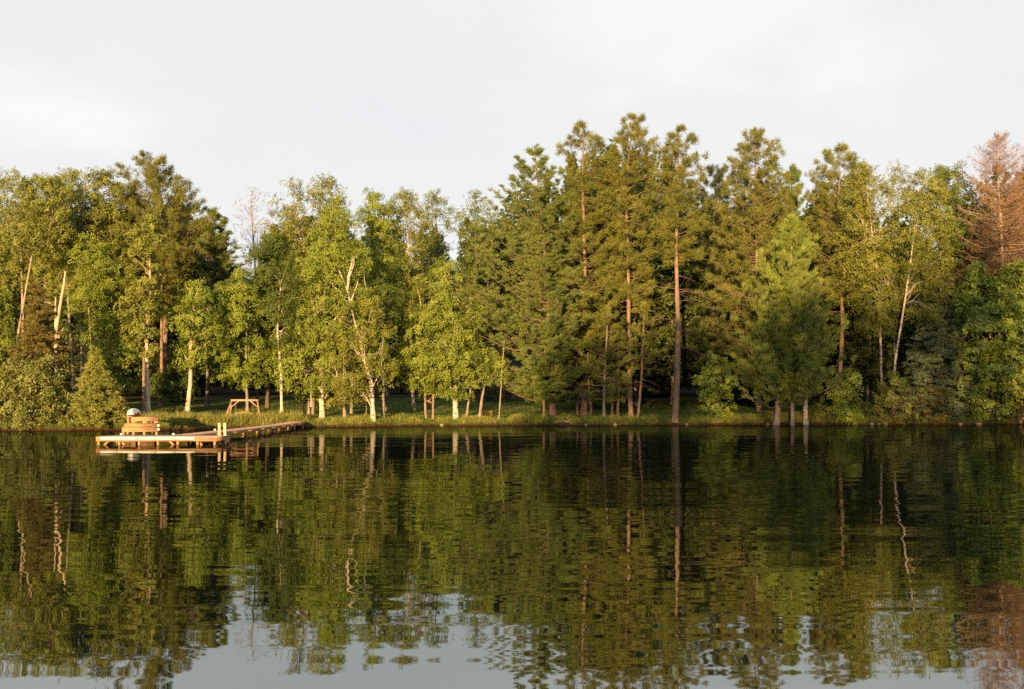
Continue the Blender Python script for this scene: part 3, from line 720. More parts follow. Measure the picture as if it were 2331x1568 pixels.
DEC('sapling', 'slim trunk in front of the picnic table', 'tree', 89.5, [(985, 948), (986, 900), (990, 840)], [(800, 960, 1010), (840, 950, 1020), (870, 955, 1010)], ('bark_gray', 'maple'), 6, dens=1.5, **MA)
DEC('sapling', 'shaded thin trunk left of the picnic table trunk', 'tree', 90.5, [(970, 948), (967, 890), (965, 820)], [(780, 930, 985), (830, 915, 990), (868, 925, 980)], ('bark_gray', 'maple'), 6, dens=1.5, **MA)
DEC('sapling', 'trunk leaning right just right of the thick maple trunk', 'tree', 91, [(1061, 942), (1068, 900), (1078, 850)], [(790, 1050, 1110), (830, 1040, 1125), (868, 1055, 1110)], ('bark_gray', 'maple'), 7, dens=1.7, **MA)
DEC('sapling', 'trunk leaning right in front of the cabin window', 'tree', 91, [(1090, 940), (1098, 900), (1106, 855)], [(800, 1080, 1140), (838, 1070, 1150), (872, 1085, 1135)], ('bark_gray', 'maple'), 8, dens=1.7, **MA)
DEC('sapling', 'bare grey pole thin sapling in front of the cabin wall', 'tree', 90.3, [(1134, 940), (1141, 860), (1146, 790), (1149, 735)], [(700, 1140, 1165), (730, 1135, 1170)], ('bark_gray', 'maple_dark'), 4, dens=1.0, flare=1.0, **MA)
CON('white_pine_tree', 'big white pine with long tiered plumes reaching left', 'tree', 92, [(1258, 948), (1252, 800), (1243, 640), (1228, 460), (1216, 335)], [(330, 1208, 1224), (360, 1178, 1245), (400, 1145, 1265), (440, 1130, 1280), (490, 1112, 1285), (540, 1085, 1290), (590, 1070, 1300), (620, 1050, 1310), (680, 1042, 1320), (730, 1035, 1325), (765, 1050, 1320), (790, 1010, 1310), (820, 1085, 1310), (862, 1145, 1330), (890, 1150, 1320), (905, 1200, 1300)], ('bark_pine', 'white_pine'), 15, dens=.66, dead=10, dead_z=(6, 14), **{**WP, 'ntw': 12, 'clear': 1.5})
CON('red_pine_tree', 'red pine with an orange lit upper trunk right of the big white pine', 'tree', 94.5, [(1328, 948), (1333, 780), (1332, 600), (1326, 420)], [(285, 1316, 1338), (310, 1285, 1362), (350, 1276, 1380), (400, 1275, 1385), (450, 1282, 1380), (500, 1290, 1385), (560, 1275, 1390), (620, 1215, 1395), (680, 1225, 1390), (730, 1240, 1380), (800, 1260, 1370)], ('bark_pine', 'red_pine'), 17, dens=1.15, dead=14, dead_z=(9, 16), deadlen=3.5, **{**RP, 'clear': 3})
CON('red_pine_tree', 'tallest red pine of the shore, topping the skyline', 'tree', 94, [(1436, 945), (1433, 760), (1430, 600), (1424, 420)], [(262, 1436, 1452), (285, 1400, 1480), (320, 1385, 1495), (370, 1375, 1510), (430, 1372, 1512), (490, 1378, 1502), (550, 1392, 1490), (620, 1400, 1480), (690, 1405, 1472)], ('bark_pine', 'red_pine'), 12, dens=1.35, dead=10, dead_z=(9, 15), **{**RP, 'clear': 6})
CON('red_pine_tree', 'red pine with the thick bare leaning trunk and dead lower branches', 'tree', 91, [(1536, 945), (1541, 860), (1545, 740), (1540, 560), (1545, 420)], [(292, 1533, 1555), (320, 1505, 1582), (370, 1498, 1592), (430, 1495, 1598), (490, 1500, 1596), (550, 1505, 1590), (600, 1520, 1590)], ('bark_pine', 'red_pine'), 16, dens=1.4, dead=26, dead_z=(6, 14.5), deadlen=4.2, **{**RP, 'clear': 10})
CON('pine_sapling', 'scraggly young pine with hanging grey twigs left of the tallest pine', 'tree', 92, [(1374, 948), (1376, 860), (1382, 740)], [(690, 1375, 1400), (740, 1340, 1425), (800, 1310, 1440), (850, 1290, 1440), (890, 1300, 1425), (910, 1345, 1410)], ('bark_gray', 'red_pine'), 8, dens=1.1, dead=22, dead_z=(2.5, 6), deadlen=2.0, **{**RP, 'tuft_r': .33, 'bald': .2})
CON('pine_sapling', 'young pine with a thin reddish trunk right of the tallest pine', 'tree', 93, [(1452, 945), (1460, 860), (1466, 740)], [(690, 1450, 1480), (740, 1432, 1500), (790, 1435, 1512), (830, 1440, 1505)], ('bark_pine', 'red_pine'), 7, dens=.9, dead=8, dead_z=(3, 6), **{**RP, 'tuft_r': .33})
for x, w, x2, lb in ((1313, 6, 1313, 'thin straight pine pole left of the double based red pine'), (1346, 6, 1338, 'thin pole leaning left against the double based red pine'), (1392, 6, 1394, 'thin straight pole just right of the scraggly young pine'), (1405, 7, 1406, 'reddish pole between the scraggly pine and the tallest pine')):
    CON('pine_sapling', lb, 'tree', 93.5, [(x, 947), (x2, 880), (x2, 800)], [(740, x2 - 12, x2 + 12), (790, x2 - 28, x2 + 28), (850, x2 - 25, x2 + 25), (880, x2 - 10, x2 + 10)], ('bark_pine', 'red_pine'), w, dens=1.0, group='pine poles on the point', **{**RP, 'tuft_r': .3})
CON('white_pine_tree', 'small bushy white pine under the big white pine\'s right side', 'tree', 91, [(1238, 946), (1236, 870)], [(738, 1220, 1262), (775, 1195, 1280), (815, 1185, 1290), (850, 1180, 1300), (890, 1190, 1290)], ('bark_pine', 'white_pine'), 6, dens=1.2, **{**WP, 'whorl': 0})
CON('red_pine_tree', 'red pine with a lit fork high up, between two dark gaps', 'tree', 99, [(1728, 938), (1724, 760), (1724, 600), (1720, 400)], [(294, 1711, 1730), (320, 1690, 1768), (355, 1672, 1785), (400, 1650, 1788), (450, 1635, 1785), (510, 1622, 1780), (570, 1618, 1760), (640, 1605, 1740), (710, 1600, 1730), (790, 1610, 1710), (860, 1620, 1700)], ('bark_pine', 'red_pine'), 12, dens=1.5, **{**RP, 'clear': 2})
CON('red_pine_tree', 'dark shaded pine behind the thick leaning trunk', 'tree', 106, [(1620, 925), (1622, 700), (1625, 450)], [(382, 1610, 1655), (410, 1590, 1668), (470, 1580, 1690), (550, 1570, 1690), (640, 1565, 1690), (740, 1560, 1690), (840, 1565, 1690)], ('bark_dark', 'needle_shade_tone'), 10, dens=1.2, **RP)  # red pine in the darkened needles, its shade is in the colour
CON('white_pine_tree', 'soft grey green white pine tip between two red pines', 'tree', 106, [(1803, 925), (1803, 600), (1802, 400)], [(376, 1797, 1808), (410, 1780, 1826), (460, 1765, 1842), (540, 1755, 1850)], ('bark_dark', 'white_pine'), 9, dens=1.6, **YP)
CON('young_pine_tree', 'bright bushy young white pine with upswept tips near the shore', 'tree', 90, [(1766, 940), (1775, 860), (1795, 700), (1803, 510)], [(494, 1795, 1815), (520, 1768, 1828), (560, 1745, 1852), (610, 1732, 1862), (660, 1700, 1885), (705, 1678, 1895), (750, 1690, 1900), (800, 1680, 1915), (845, 1672, 1922), (866, 1690, 1905), (880, 1740, 1850)], ('bark_gray', 'young_pine'), 15, dens=1.9, **YP)
CON('young_pine_tree', 'smaller pointed pine nested in front of the bushy young white pine', 'tree', 88.6, [(1804, 938), (1803, 860), (1800, 670)], [(652, 1797, 1806), (690, 1780, 1826), (740, 1768, 1845), (790, 1755, 1860), (835, 1745, 1870), (862, 1755, 1860)], ('bark_maple', 'young_pine'), 9, dens=2.6, **YP)
DEC('birch_tree', 'white birch stub trunk half hidden under the bushy young pine', 'tree', 90.5, [(1834, 940), (1833, 880), (1830, 780)], [(720, 1815, 1850), (750, 1812, 1852), (780, 1818, 1848)], ('bark_birch', 'birch'), 12, dens=.6, **MA)
CON('red_pine_tree', 'dark red pine with an orange trunk patch right of the young pine', 'tree', 100, [(1912, 930), (1915, 740), (1908, 480)], [(333, 1893, 1925), (360, 1862, 1948), (400, 1842, 1972), (450, 1832, 1985), (510, 1832, 1990), (580, 1840, 1985), (650, 1850, 1965), (700, 1860, 1950)], ('bark_pine', 'red_pine'), 12, dens=1.3, **{**RP, 'clear': 7})
DEC('birch_tree', 'twin trunked birch, left stem upright', 'tree', 95, [(2008, 925), (2004, 780), (2001, 650), (1985, 520)], [(372, 1950, 1985), (420, 1920, 2020), (480, 1908, 2040), (550, 1912, 2050), (620, 1930, 2055), (690, 1945, 2050), (750, 1955, 2035)], ('bark_birch', 'birch'), 7, dens=2.6, **{**BI, 'limb_r': .6})
DEC('birch_tree', 'tall birch with a white leaning trunk and fan shaped top at the right', 'tree', 93.5, [(2028, 930), (2036, 820), (2052, 700), (2070, 580), (2078, 500), (2085, 440)], [(392, 2062, 2115), (425, 2045, 2142), (480, 2045, 2150), (540, 2050, 2155), (600, 2062, 2165), (660, 2068, 2160), (720, 2065, 2130)], ('bark_birch', 'birch'), 6.5, dens=2.6, trunk_top=1.0, **{**BI, 'limb_r': .45, 'shell': .45})
DEC('ash_tree', 'thin wispy treetop between the twin trunked birch and the fan topped birch', 'tree', 106, [(2035, 920), (2035, 600), (2032, 420)], [(372, 2022, 2048), (405, 2005, 2062), (450, 2005, 2066), (510, 2010, 2060)], ('bark_gray', 'birch'), 6, dens=1.5, **{**BI, 'nspray': 6})
DEC('oak_tree', 'dark round topped oak left of the rust coloured dead pine', 'tree', 106, [(2165, 915), (2165, 600), (2160, 450)], [(368, 2142, 2178), (395, 2122, 2200), (450, 2115, 2215), (520, 2120, 2230), (600, 2120, 2230), (680, 2110, 2220)], ('bark_dark', 'oak'), 11, dens=2.2, **{**MA, 'flat': .6, 'cr': .95})
CON('dead_pine', 'dead rust coloured conifer with twin bare trunks near the right edge', 'dead tree', 98, [(2292, 930), (2288, 700), (2278, 500), (2268, 330)], [(303, 2255, 2292), (335, 2225, 2325), (390, 2205, 2340), (450, 2195, 2355), (520, 2190, 2370), (580, 2175, 2385), (640, 2160, 2400), (690, 2165, 2400)], ('twig_rust', 'rust'), 12, dens=1.3, rise=(.05, .45), curve=-.15, tuft_r=.40, nneed=6, nw=.025, ntw=14, lat=.30, bald=.15, upd=.1, need_frac=.75, twig_r=.017, br=.042, lens=(.45, 1.2), tipup=.1)
CON('dead_pine', 'dead brown conifer cut off by the right edge', 'dead tree', 99, [(2350, 930), (2350, 700), (2345, 400)], [(345, 2330, 2352), (400, 2315, 2375), (480, 2300, 2390), (580, 2290, 2400), (680, 2285, 2410)], ('twig_rust', 'rust'), 10, dens=1.4, rise=(.05, .45), curve=-.15, tuft_r=.40, nneed=4, nw=.025, ntw=12, lat=.3, bald=.15, upd=.1, twig_r=.017, br=.042)
CON('spruce_tree', 'grey green spruce with flat drooping sprays between the birch and the shore tree', 'tree', 94, [(2140, 960), (2138, 660)], [(640, 2130, 2146), (690, 2105, 2170), (750, 2085, 2195), (810, 2062, 2210), (870, 2040, 2220), (930, 2020, 2225), (962, 2025, 2215)], ('bark_dark', 'spruce'), 11, dens=1.9, **{**SP, 'tuft_r': .3})
DEC('shore_tree', 'large leafy shore tree with a double top at the right edge', 'tree', 93.2, [(2274, 964), (2270, 900), (2255, 780), (2225, 650)], [(602, 2205, 2228), (640, 2190, 2262), (690, 2178, 2310), (740, 2170, 2350), (800, 2162, 2390), (860, 2162, 2400), (905, 2170, 2390), (940, 2182, 2300), (962, 2190, 2250)], ('bark_birch', 'bush'), 8, dens=2.9, cr=.85, leaf=.23, nspray=9, flat=.5, upn=.5, limbs=24, shell=.5)
DEC('shore_tree', 'leafy tree at the right edge, top right of the double topped shore tree', 'tree', 94.5, [(2325, 962), (2320, 800), (2312, 640)], [(592, 2298, 2325), (630, 2268, 2355), (690, 2255, 2385), (760, 2270, 2400), (850, 2280, 2410), (910, 2290, 2400)], ('bark_gray', 'bush'), 9, dens=2.5, cr=.85, leaf=.23, nspray=9, flat=.5)
DEC('shoreline_shrub', 'upright leafy shrub at the water right of the thick leaning trunk', 'shrub', 91.3, [(1636, 966), (1634, 880)], [(800, 1622, 1636), (830, 1605, 1655), (865, 1585, 1672), (900, 1590, 1675), (930, 1605, 1665), (950, 1615, 1655)], ('bark_dark', 'bush'), 4, dens=4.0, cr=.62, leaf=.17, nspray=6, spray=.3, flat=.5, stems=3)
DEC('shoreline_shrub', 'rounded dark green shrub right of the young pines', 'shrub', 91.8, [(1918, 962), (1918, 900)], [(838, 1908, 1935), (865, 1882, 1955), (900, 1873, 1966), (935, 1880, 1968), (956, 1895, 1960)], ('bark_dark', 'bush'), 4, dens=4.2, cr=.6, leaf=.16, nspray=6, spray=.3, flat=.5, stems=4)
DEC('shoreline_shrub', 'olive shrub in front of the twin birch trunks', 'shrub', 92.3, [(2020, 964), (2022, 900)], [(848, 2015, 2045), (880, 1995, 2065), (915, 1978, 2085), (945, 1972, 2095), (962, 1980, 2090)], ('bark_dark', 'bush_olive'), 4, dens=4.2, cr=.6, leaf=.17, nspray=6, spray=.3, flat=.5, stems=4)
DEC('shoreline_shrub', 'brownish low shrub at the foot of the grey green spruce', 'shrub', 92.5, [(2128, 966), (2128, 920)], [(880, 2110, 2150), (915, 2085, 2170), (950, 2075, 2185), (965, 2080, 2180)], ('bark_dark', 'brown_spruce'), 4, dens=3.8, cr=.6, leaf=.16, nspray=6, spray=.3, flat=.5, stems=3)
DEC('shoreline_shrub', 'low shrub overhanging the water at the right edge', 'shrub', 92.7, [(2320, 966), (2322, 940)], [(915, 2290, 2350), (935, 2280, 2370), (955, 2285, 2380)], ('bark_dead', 'brown_spruce'), 4, dens=4, cr=.5, leaf=.15, nspray=6, spray=.25, flat=.4, stems=3)
DEC('shoreline_shrub', 'small weedy shrub between the young pines and the rounded shrub', 'shrub', 91.8, [(1860, 960), (1862, 930)], [(905, 1840, 1880), (930, 1830, 1890), (952, 1835, 1885)], ('bark_dark', 'bush_olive'), 2.5, dens=4, cr=.4, leaf=.13, nspray=5, spray=.25, flat=.5, stems=3)
DEC('shoreline_shrub', 'dark foundation shrub under the cabin window', 'shrub', 113, [(1110, 908), (1110, 890)], [(878, 1085, 1140), (892, 1068, 1165), (906, 1070, 1165)], ('bark_dark', 'maple_dark'), 3, dens=3.5, cr=.5, leaf=.14, nspray=6, spray=.3, flat=.5, stems=4)

# ------------------------------------------------------------------ back rows: shared meshes, each tree its own thing
def proto(kind):
    H = 20.0
    ax = np.array([(0, 0, 0), (.1, 0, 7), (-.1, .1, 14), (0, 0, H)])
    if kind == 0:
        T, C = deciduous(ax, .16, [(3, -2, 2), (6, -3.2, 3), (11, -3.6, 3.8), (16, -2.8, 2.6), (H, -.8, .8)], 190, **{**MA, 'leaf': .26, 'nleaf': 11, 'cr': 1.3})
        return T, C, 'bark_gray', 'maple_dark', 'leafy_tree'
    if kind == 1:
        T, C = deciduous(ax, .15, [(5, -1.8, 2), (9, -3, 2.6), (14, -3.1, 3.2), (18, -2, 2.2), (H, -.6, .6)], 170, **{**MA, 'leaf': .24, 'nleaf': 11, 'flat': .6})
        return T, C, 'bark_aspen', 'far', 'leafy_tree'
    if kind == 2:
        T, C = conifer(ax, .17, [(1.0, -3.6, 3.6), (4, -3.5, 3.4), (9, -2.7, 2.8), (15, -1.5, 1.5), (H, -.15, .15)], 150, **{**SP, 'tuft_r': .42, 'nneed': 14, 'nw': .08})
        return T, C, 'bark_dark', 'needle_shade_tone', 'spruce_tree'
    T, C = conifer(ax, .17, [(7, -2.2, 2.4), (11, -3.2, 3), (15, -3.1, 3.3), (18, -2, 2), (H, -.5, .5)], 80, **{**RPB, 'nneed': 26, 'nw': .075, 'clear': 4})
    return T, C, 'bark_pine', 'red_pine', 'red_pine_tree'
RPB = {k_: v_ for k_, v_ in RP.items() if k_ != 'bk'}
PR = []
for k in range(4):
    T, C, bm, fm, nm = proto(k)
    a = T.mesh('trunk', True); a.materials.append(M[bm]); b = C.mesh('crown'); b.materials.append(M[fm])
    PR.append((a, b, nm))
SKY = np.array([(-200, 400), (0, 395), (240, 395), (265, 380), (340, 362), (430, 390), (505, 490), (525, 560), (590, 560), (605, 440), (770, 410), (805, 480), (850, 440), (1000, 440), (1010, 570), (1040, 570), (1060, 440), (1120, 450), (1140, 400), (1210, 340), (1270, 380), (1300, 290), (1440, 270), (1540, 295), (1600, 390), (1650, 385), (1720, 300), (1790, 390), (1830, 380), (1900, 340), (1980, 385), (2030, 440), (2050, 400), (2115, 470), (2160, 375), (2200, 395), (2250, 310), (2330, 330), (2600, 380)], float)
KINDN = ['shaded leafy tree deep in the woods, behind the front trees', 'pale stemmed leafy tree deep in the woods, behind the front trees', 'shade toned spruce with branches to the ground, deep in the woods', 'red pine deep in the woods, behind the front trees']
heroes = [(o.location.x / o.location.y, o['label']) for o in col.objects if o.get('category') in ('tree',)]
n_back = 0
for row, (D0, n, below, kinds) in enumerate(((106, 24, (45, 130), (0, 1, 2, 2)), (116, 26, (35, 140), (2, 3, 0, 2)), (128, 26, (40, 160), (2, 2, 0, 1)), (142, 24, (60, 170), (2, 2, 2, 0)))):
    for i in range(n):
        px = -160 + (i + rng.uniform(.15, .85)) / n * 2650
        k = kinds[int(rng.integers(len(kinds)))]
        D = D0 + rng.uniform(-4, 4)
        if 850 < px < 1230 and D < 124:       # the clearing with the cabin and its lawn
            D += 20
        if 440 < px < 640 and D < 112: D += 12
        Xp = (px - CX) / F * D
        gz = float(ground(Xp, D)) - .2
        halfw = 3.4 / D * F
        top = np.interp(np.linspace(px - halfw * .6, px + halfw * .6, 7), SKY[:, 0], SKY[:, 1]).max() + rng.uniform(*below)
        H = CAMZ + (HZ - top) / F * D - gz
        if H < 5: continue
        s = H / 20.0
        a, b, nm = PR[k]
        sw = np.clip(s * rng.uniform(.95, 1.25), .75, 1.5)
        near = min(heroes, key=lambda h: abs(h[0] - Xp / D))[1]
        e = empty(nm, (Xp, D, gz), KINDN[k], 'tree', 'trees in the back rows of the woods', rng.uniform(0, 6.28))
        e.scale = (sw, sw, s)
        link('trunk', a, None, e); link('crown', b, None, e)
        n_back += 1

# the woods on the near side of the lake, behind the camera: they keep the low sun off the lower right of the far shore
A = Acc()
for X0 in np.arange(-31, 57, 1.9):
    x = X0 + rng.uniform(-.8, .8); y = -62 + rng.uniform(-5, 5)
    h = np.interp(x - 28.9, [-62, -59, -56, -46, -31, -26, -22, -17, -5, 30], [13, 17.5, 23, 26, 27, 28, 30.5, 34, 36, 36]) * rng.uniform(.97, 1.03)
    m_ = int(390 + 11 * h)
    zz = 1.08 * np.where(rng.random(m_) < .72, rng.uniform(.04, .75, m_), .75 + .30 * (1 - np.sqrt(rng.random(m_))))
    rr = 3.4 * (1 - .45 * np.clip(zz, 0, 1) ** 3) * rng.random(m_) ** .5
    th = rng.random(m_) * 6.283
    pos = np.stack([x + rr * np.cos(th), y + rr * np.sin(th), zz * h + .4], -1)
    nr_ = norm(rng.standard_normal((m_, 3))); tn = norm(np.cross(nr_, rng.standard_normal((m_, 3))))
    A.add(cards(pos, tn, np.cross(nr_, tn), .8 * rng.uniform(.5, 1.3, m_), .7))
    A.add(tubes(np.array([[(x, y, -.5), (x, y, h * .5), (x, y, h * .95)]]), np.array([[.22, .15, .03]]), 6))
o = link('far_woods', A.mesh('far_woods'), M['far'])
tag(o, 'woods on the near side of the lake behind the photographer', 'woods', kind='stuff')
hx = np.linspace(-900, 900, 60); hy = np.array([-48., -50., -54., -80., -150., -400.]); hz = np.array([-.8, .1, .6, 1, 1.5, 3])
XX, YY = np.meshgrid(hx, hy); ZZ = np.repeat(hz[:, None], 60, 1)
ii, jj = np.meshgrid(np.arange(5), np.arange(59), indexing='ij')
Q = np.stack([ii*60+jj, (ii+1)*60+jj, (ii+1)*60+jj+1, ii*60+jj+1], -1).reshape(-1, 4)
o = link('near_shore_ground', mesh_data('near_shore_ground', np.stack([XX, YY, ZZ], -1).reshape(-1, 3), Q, True), M['lawn'])
tag(o, 'bank on the photographer\'s side of the lake', 'ground', kind='structure')

A = Acc()
n = 420
xx = rng.uniform(-130, 130, n); yy = rng.uniform(158, 215, n)
pxx = CX + xx / yy * F
tp = np.interp(pxx, SKY[:, 0], SKY[:, 1]) + rng.uniform(55, 140, n)
gz = ground(xx, yy)
hh = np.maximum(CAMZ + (HZ - tp) / F * yy - gz, 5.0)
for i in range(n):
    m_ = 420
    zz = rng.uniform(.0, 1, m_); rr = 3.6 * np.sqrt(np.clip(1 - zz ** 1.6, .01, 1)) * rng.random(m_) ** .5; th = rng.random(m_) * 6.283
    pos = np.stack([xx[i] + rr * np.cos(th), yy[i] + rr * np.sin(th), gz[i] + zz * hh[i]], -1)
    nr_ = norm(rng.standard_normal((m_, 3)) + np.array([0, -.3, .4])); tn = norm(np.cross(nr_, rng.standard_normal((m_, 3))))
    A.add(cards(pos, tn, np.cross(nr_, tn), .9 * rng.uniform(.6, 1.3, m_), .7))
n = 26000
bx_ = rng.uniform(-130, 130, n); by_ = rng.uniform(150, 172, n); bz_ = ground(bx_, by_) + rng.random(n) * 5.5
nr_ = norm(rng.standard_normal((n, 3)) + np.array([0, -.3, .4])); tn = norm(np.cross(nr_, rng.standard_normal((n, 3))))
A.add(cards(np.stack([bx_, by_, bz_], -1), tn, np.cross(nr_, tn), .8 * rng.uniform(.6, 1.3, n), .6))
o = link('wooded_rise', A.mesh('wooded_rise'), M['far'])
tag(o, 'far-off wood closing the view behind the trees', 'woods', kind='stuff')

# ------------------------------------------------------------------ grass along the bank (nobody could count it)
def blades(x, y, h, w, lean=.35, tri=True):
    n = len(x)
    z = ground(x, y) - .03
    b = np.stack([x, y, z], -1)
    a = rng.random(n) * 6.283
    side = np.stack([np.cos(a), np.sin(a), np.zeros(n)], -1)
    d = np.stack([rng.standard_normal(n) * lean, rng.standard_normal(n) * lean, np.ones(n)], -1)
    mid = b + d * (h * .55)[:, None]
    tip = b + d * h[:, None] + np.stack([d[:, 0], d[:, 1], -np.abs(d[:, 0])], -1) * (h * .35)[:, None]
    ww = w[:, None]
    V = np.stack([b - side * ww * .5, mid - side * ww * .45, tip, mid + side * ww * .45], 1)
    Vb = b + side * ww * .5
    V = np.stack([b - side * ww * .25, mid - side * ww * .5, tip, mid + side * ww * .5], 1).reshape(-1, 3)
    return V, np.arange(4 * n).reshape(-1, 4)
A = Acc()
n = 48000
x = rng.uniform(-45, 52, n); s = .16 + .22 * rng.random(n) * (1 + np.sin(x * 2.3)) + rng.random(n) ** 1.6 * 5.5
cl = .5 + .5 * np.sin(x * 1.3) * np.sin(x * .37 + 2) + .25 * np.sin(x * 4.1)
A.add(blades(x, shore(x) + s, (.08 + .20 * rng.random(n)) * (1 + .9 * np.clip(cl, 0, 1)) * np.where(s < 2.2, 1.1, .7), rng.uniform(.02, .045, n)), np.clip(.5 + .35 * np.sin(x * .9 + 1) * np.sin(x * 2.7) + .3 * (rng.random(n) - .5), 0, 1))
n = 30000
x = rng.uniform(-45, 52, n); s = 5 + rng.random(n) * 18
A.add(blades(x, shore(x) + s, .05 + .10 * rng.random(n), rng.uniform(.02, .04, n)))
g = link('grass', A.mesh('grass'), M['grass']); tag(g, 'green grass along the bank and over the lawn', 'grass', kind='stuff')
A = Acc()
for cx_, wd_, h_, n in ((-27.2, 2.6, .95, 5200), (-24.2, 2.2, .85, 4200), (-21.0, 1.6, 1.0, 4200), (-18.9, 1.3, .9, 3200), (-29.5, .8, .8, 1200), (-14.5, 1.0, .5, 900), (-3.5, 1.2, .5, 1100), (.8, .8, .6, 800), (5.5, 1.4, .5, 1200), *[(float(q), .5, float(.3 + .3 * rng.random()), 500) for q in rng.uniform(-16, 31, 40)], (20, .9, .7, 900), (24.5, 1.4, .95, 2600), (27, 1.6, .9, 2600), (29.5, .8, .7, 900)):
    nk = n // 45
    kx = cx_ + rng.standard_normal(nk) * wd_ * .62; ks = .15 + np.abs(rng.standard_normal(nk)) * 1.0; kh = h_ * rng.uniform(.35, 1.25, nk)
    k = np.repeat(np.arange(nk), 45); n = len(k)
    x = kx[k] + rng.standard_normal(n) * .11; sh_ = ks[k] + np.abs(rng.standard_normal(n)) * .10
    A.add(blades(x, shore(x) + sh_, kh[k] * rng.uniform(.5, 1.1, n), rng.uniform(.02, .045, n), .24), np.clip(rng.random(nk)[k] * .7 + .3 * rng.random(n), 0, 1))
g = link('tall_grass', A.mesh('tall_grass'), M['reed']); tag(g, 'tall yellowish grass and sedge on the bank behind the dock', 'grass', kind='stuff')

# ------------------------------------------------------------------ dock
ZD = .43
dock = empty('boat_dock', (-18.2, 53.4, 0), 'wooden L shaped dock with a bright white bumper strip along its front', 'dock')
O = np.array([-18.2, 53.4, 0])
def L_(p): return np.array(p, float) - O
x0, x1, y0, y1 = -22.0, -15.6, 52.0, 54.7
mb = MB()
bw = .14
for i, xx in enumerate(np.arange(x0, x1 - .01, bw)):
    mb.beam(L_((xx + bw/2, y0 - .03, ZD - .02 + .004 * rng.standard_normal())), L_((xx + bw/2, y1, ZD - .02)), bw - .012, .038)
mb.build('deck', M['wood_deck'], dock)
mb = MB()
wx = lambda y: -18.25 + .35 * math.sin((y - 54.7) / 27.5 * 3.1) * .8 + (y - 54.7) * .004     # slight bow of the walkway
for yy in np.arange(y1 + .08, 83.6, bw):
    c = wx(yy)
    mb.beam(L_((c - .66, yy, ZD - .02 + (yy > 76) * (yy - 76) * .006)), L_((c + .66, yy, ZD - .02 + (yy > 76) * (yy - 76) * .006)), bw - .012, .038, ch=.08)
mb.build('walkway', M['wood_deck'], dock)
mb = MB()
mb.beam(L_((x0, y0 + .03, ZD - .14)), L_((x1, y0 + .03, ZD - .14)), .06, .19)
mb.beam(L_((x0 + .03, y0 + .06, ZD - .14)), L_((x0 + .03, y1, ZD - .14)), .06, .19)
mb.beam(L_((x1 - .03, y0 + .06, ZD - .14)), L_((x1 - .03, y1, ZD - .14)), .06, .19)
mb.beam(L_((x0, y1 - .03, ZD - .14)), L_((x1, y1 - .03, ZD - .14)), .06, .19)
ys = np.linspace(y1, 83.4, 10)
for a, b in zip(ys[:-1], ys[1:]):
    for sd in (-.63, .63):
        za = ZD - .13 + max(0, a - 76) * .006; zb = ZD - .13 + max(0, b - 76) * .006
        mb.beam(L_((wx(a) + sd, a, za)), L_((wx(b) + sd, b, zb)), .05, .17)
mb.build('beam', M['wood_dock'], dock)
sgx = [-21.75, -20.85, -19.75, -18.8, -17.75, -16.75]
for a, b in zip(sgx[:-1], sgx[1:]):
    mb = MB(); mb.beam(L_((a + .015, y0 - .045, ZD - .075)), L_((b - .015, y0 - .045, ZD - .075)), .05, .13, ch=.3)
    mb.build('bumper', M['white'], dock)
for xx in (-21.9, -20.8, -19.75, -18.75, -17.7, -16.65, -15.75):
    for yy in (y0 + .12, y1 - .15):
        mb = MB(); mb.tube([L_((xx, yy, -1)), L_((xx, yy, .1)), L_((xx, yy, ZD - .05))], [.075, .075, .07], 10); mb.build('pile', M['wood_dock'], dock)
for xx, d in ((-21.9, 1), (-20.3, -1), (-17.7, -1), (-16.2, -1)):
    mb = MB(); mb.beam(L_((xx, y0 + .22, -.25)), L_((xx + d * .5, y0 + .22, ZD - .22)), .05, .1); mb.build('brace', M['wood_dock'], dock)
for yy in np.linspace(57, 82.3, 8):
    for sd in (-.6, .6):
        mb = MB(); mb.tube([L_((wx(yy) + sd, yy, -1)), L_((wx(yy) + sd, yy, .1)), L_((wx(yy) + sd, yy, ZD - .06))], [.09, .09, .085], 9); mb.build('pile', M['wood_dock'], dock)
for (xx, yy), lb in (((-15.98, 53.75), None), ((-15.72, 53.9), None)):
    mb = MB(); mb.tube([L_((xx, yy, -1.2)), L_((xx, yy, .5)), L_((xx - .02, yy, 1.09)), L_((xx - .02, yy, 1.12))], [.085, .08, .078, .05], 12); mb.build('mooring_post', M['wood_post'], dock)
mb = MB(); mb.beam(L_((-15.85, 53.72, .16)), L_((-15.55, 53.95, .16)), .06, .12); mb.build('step_rail', M['wood_post'], dock)
for (xx, yy), lb in (((-21.6, 54.4), 'small pale cap lamp on the platform corner of the dock'), ((-18.75, 54.5), 'small pale cap lamp where the walkway meets the platform'), ((-18.72, 62.0), 'small pale cap lamp on the edge of the walkway')):
    mb = MB(); mb.tube([(0, 0, 0), (0, 0, .05), (0, 0, .07), (0, 0, .11)], [.06, .06, .10, .03], 10)
    o = mb.build('cap_lamp', M['trim'], None, (xx, yy, ZD)); tag(o, lb, 'lamp', 'cap lamps on the dock')

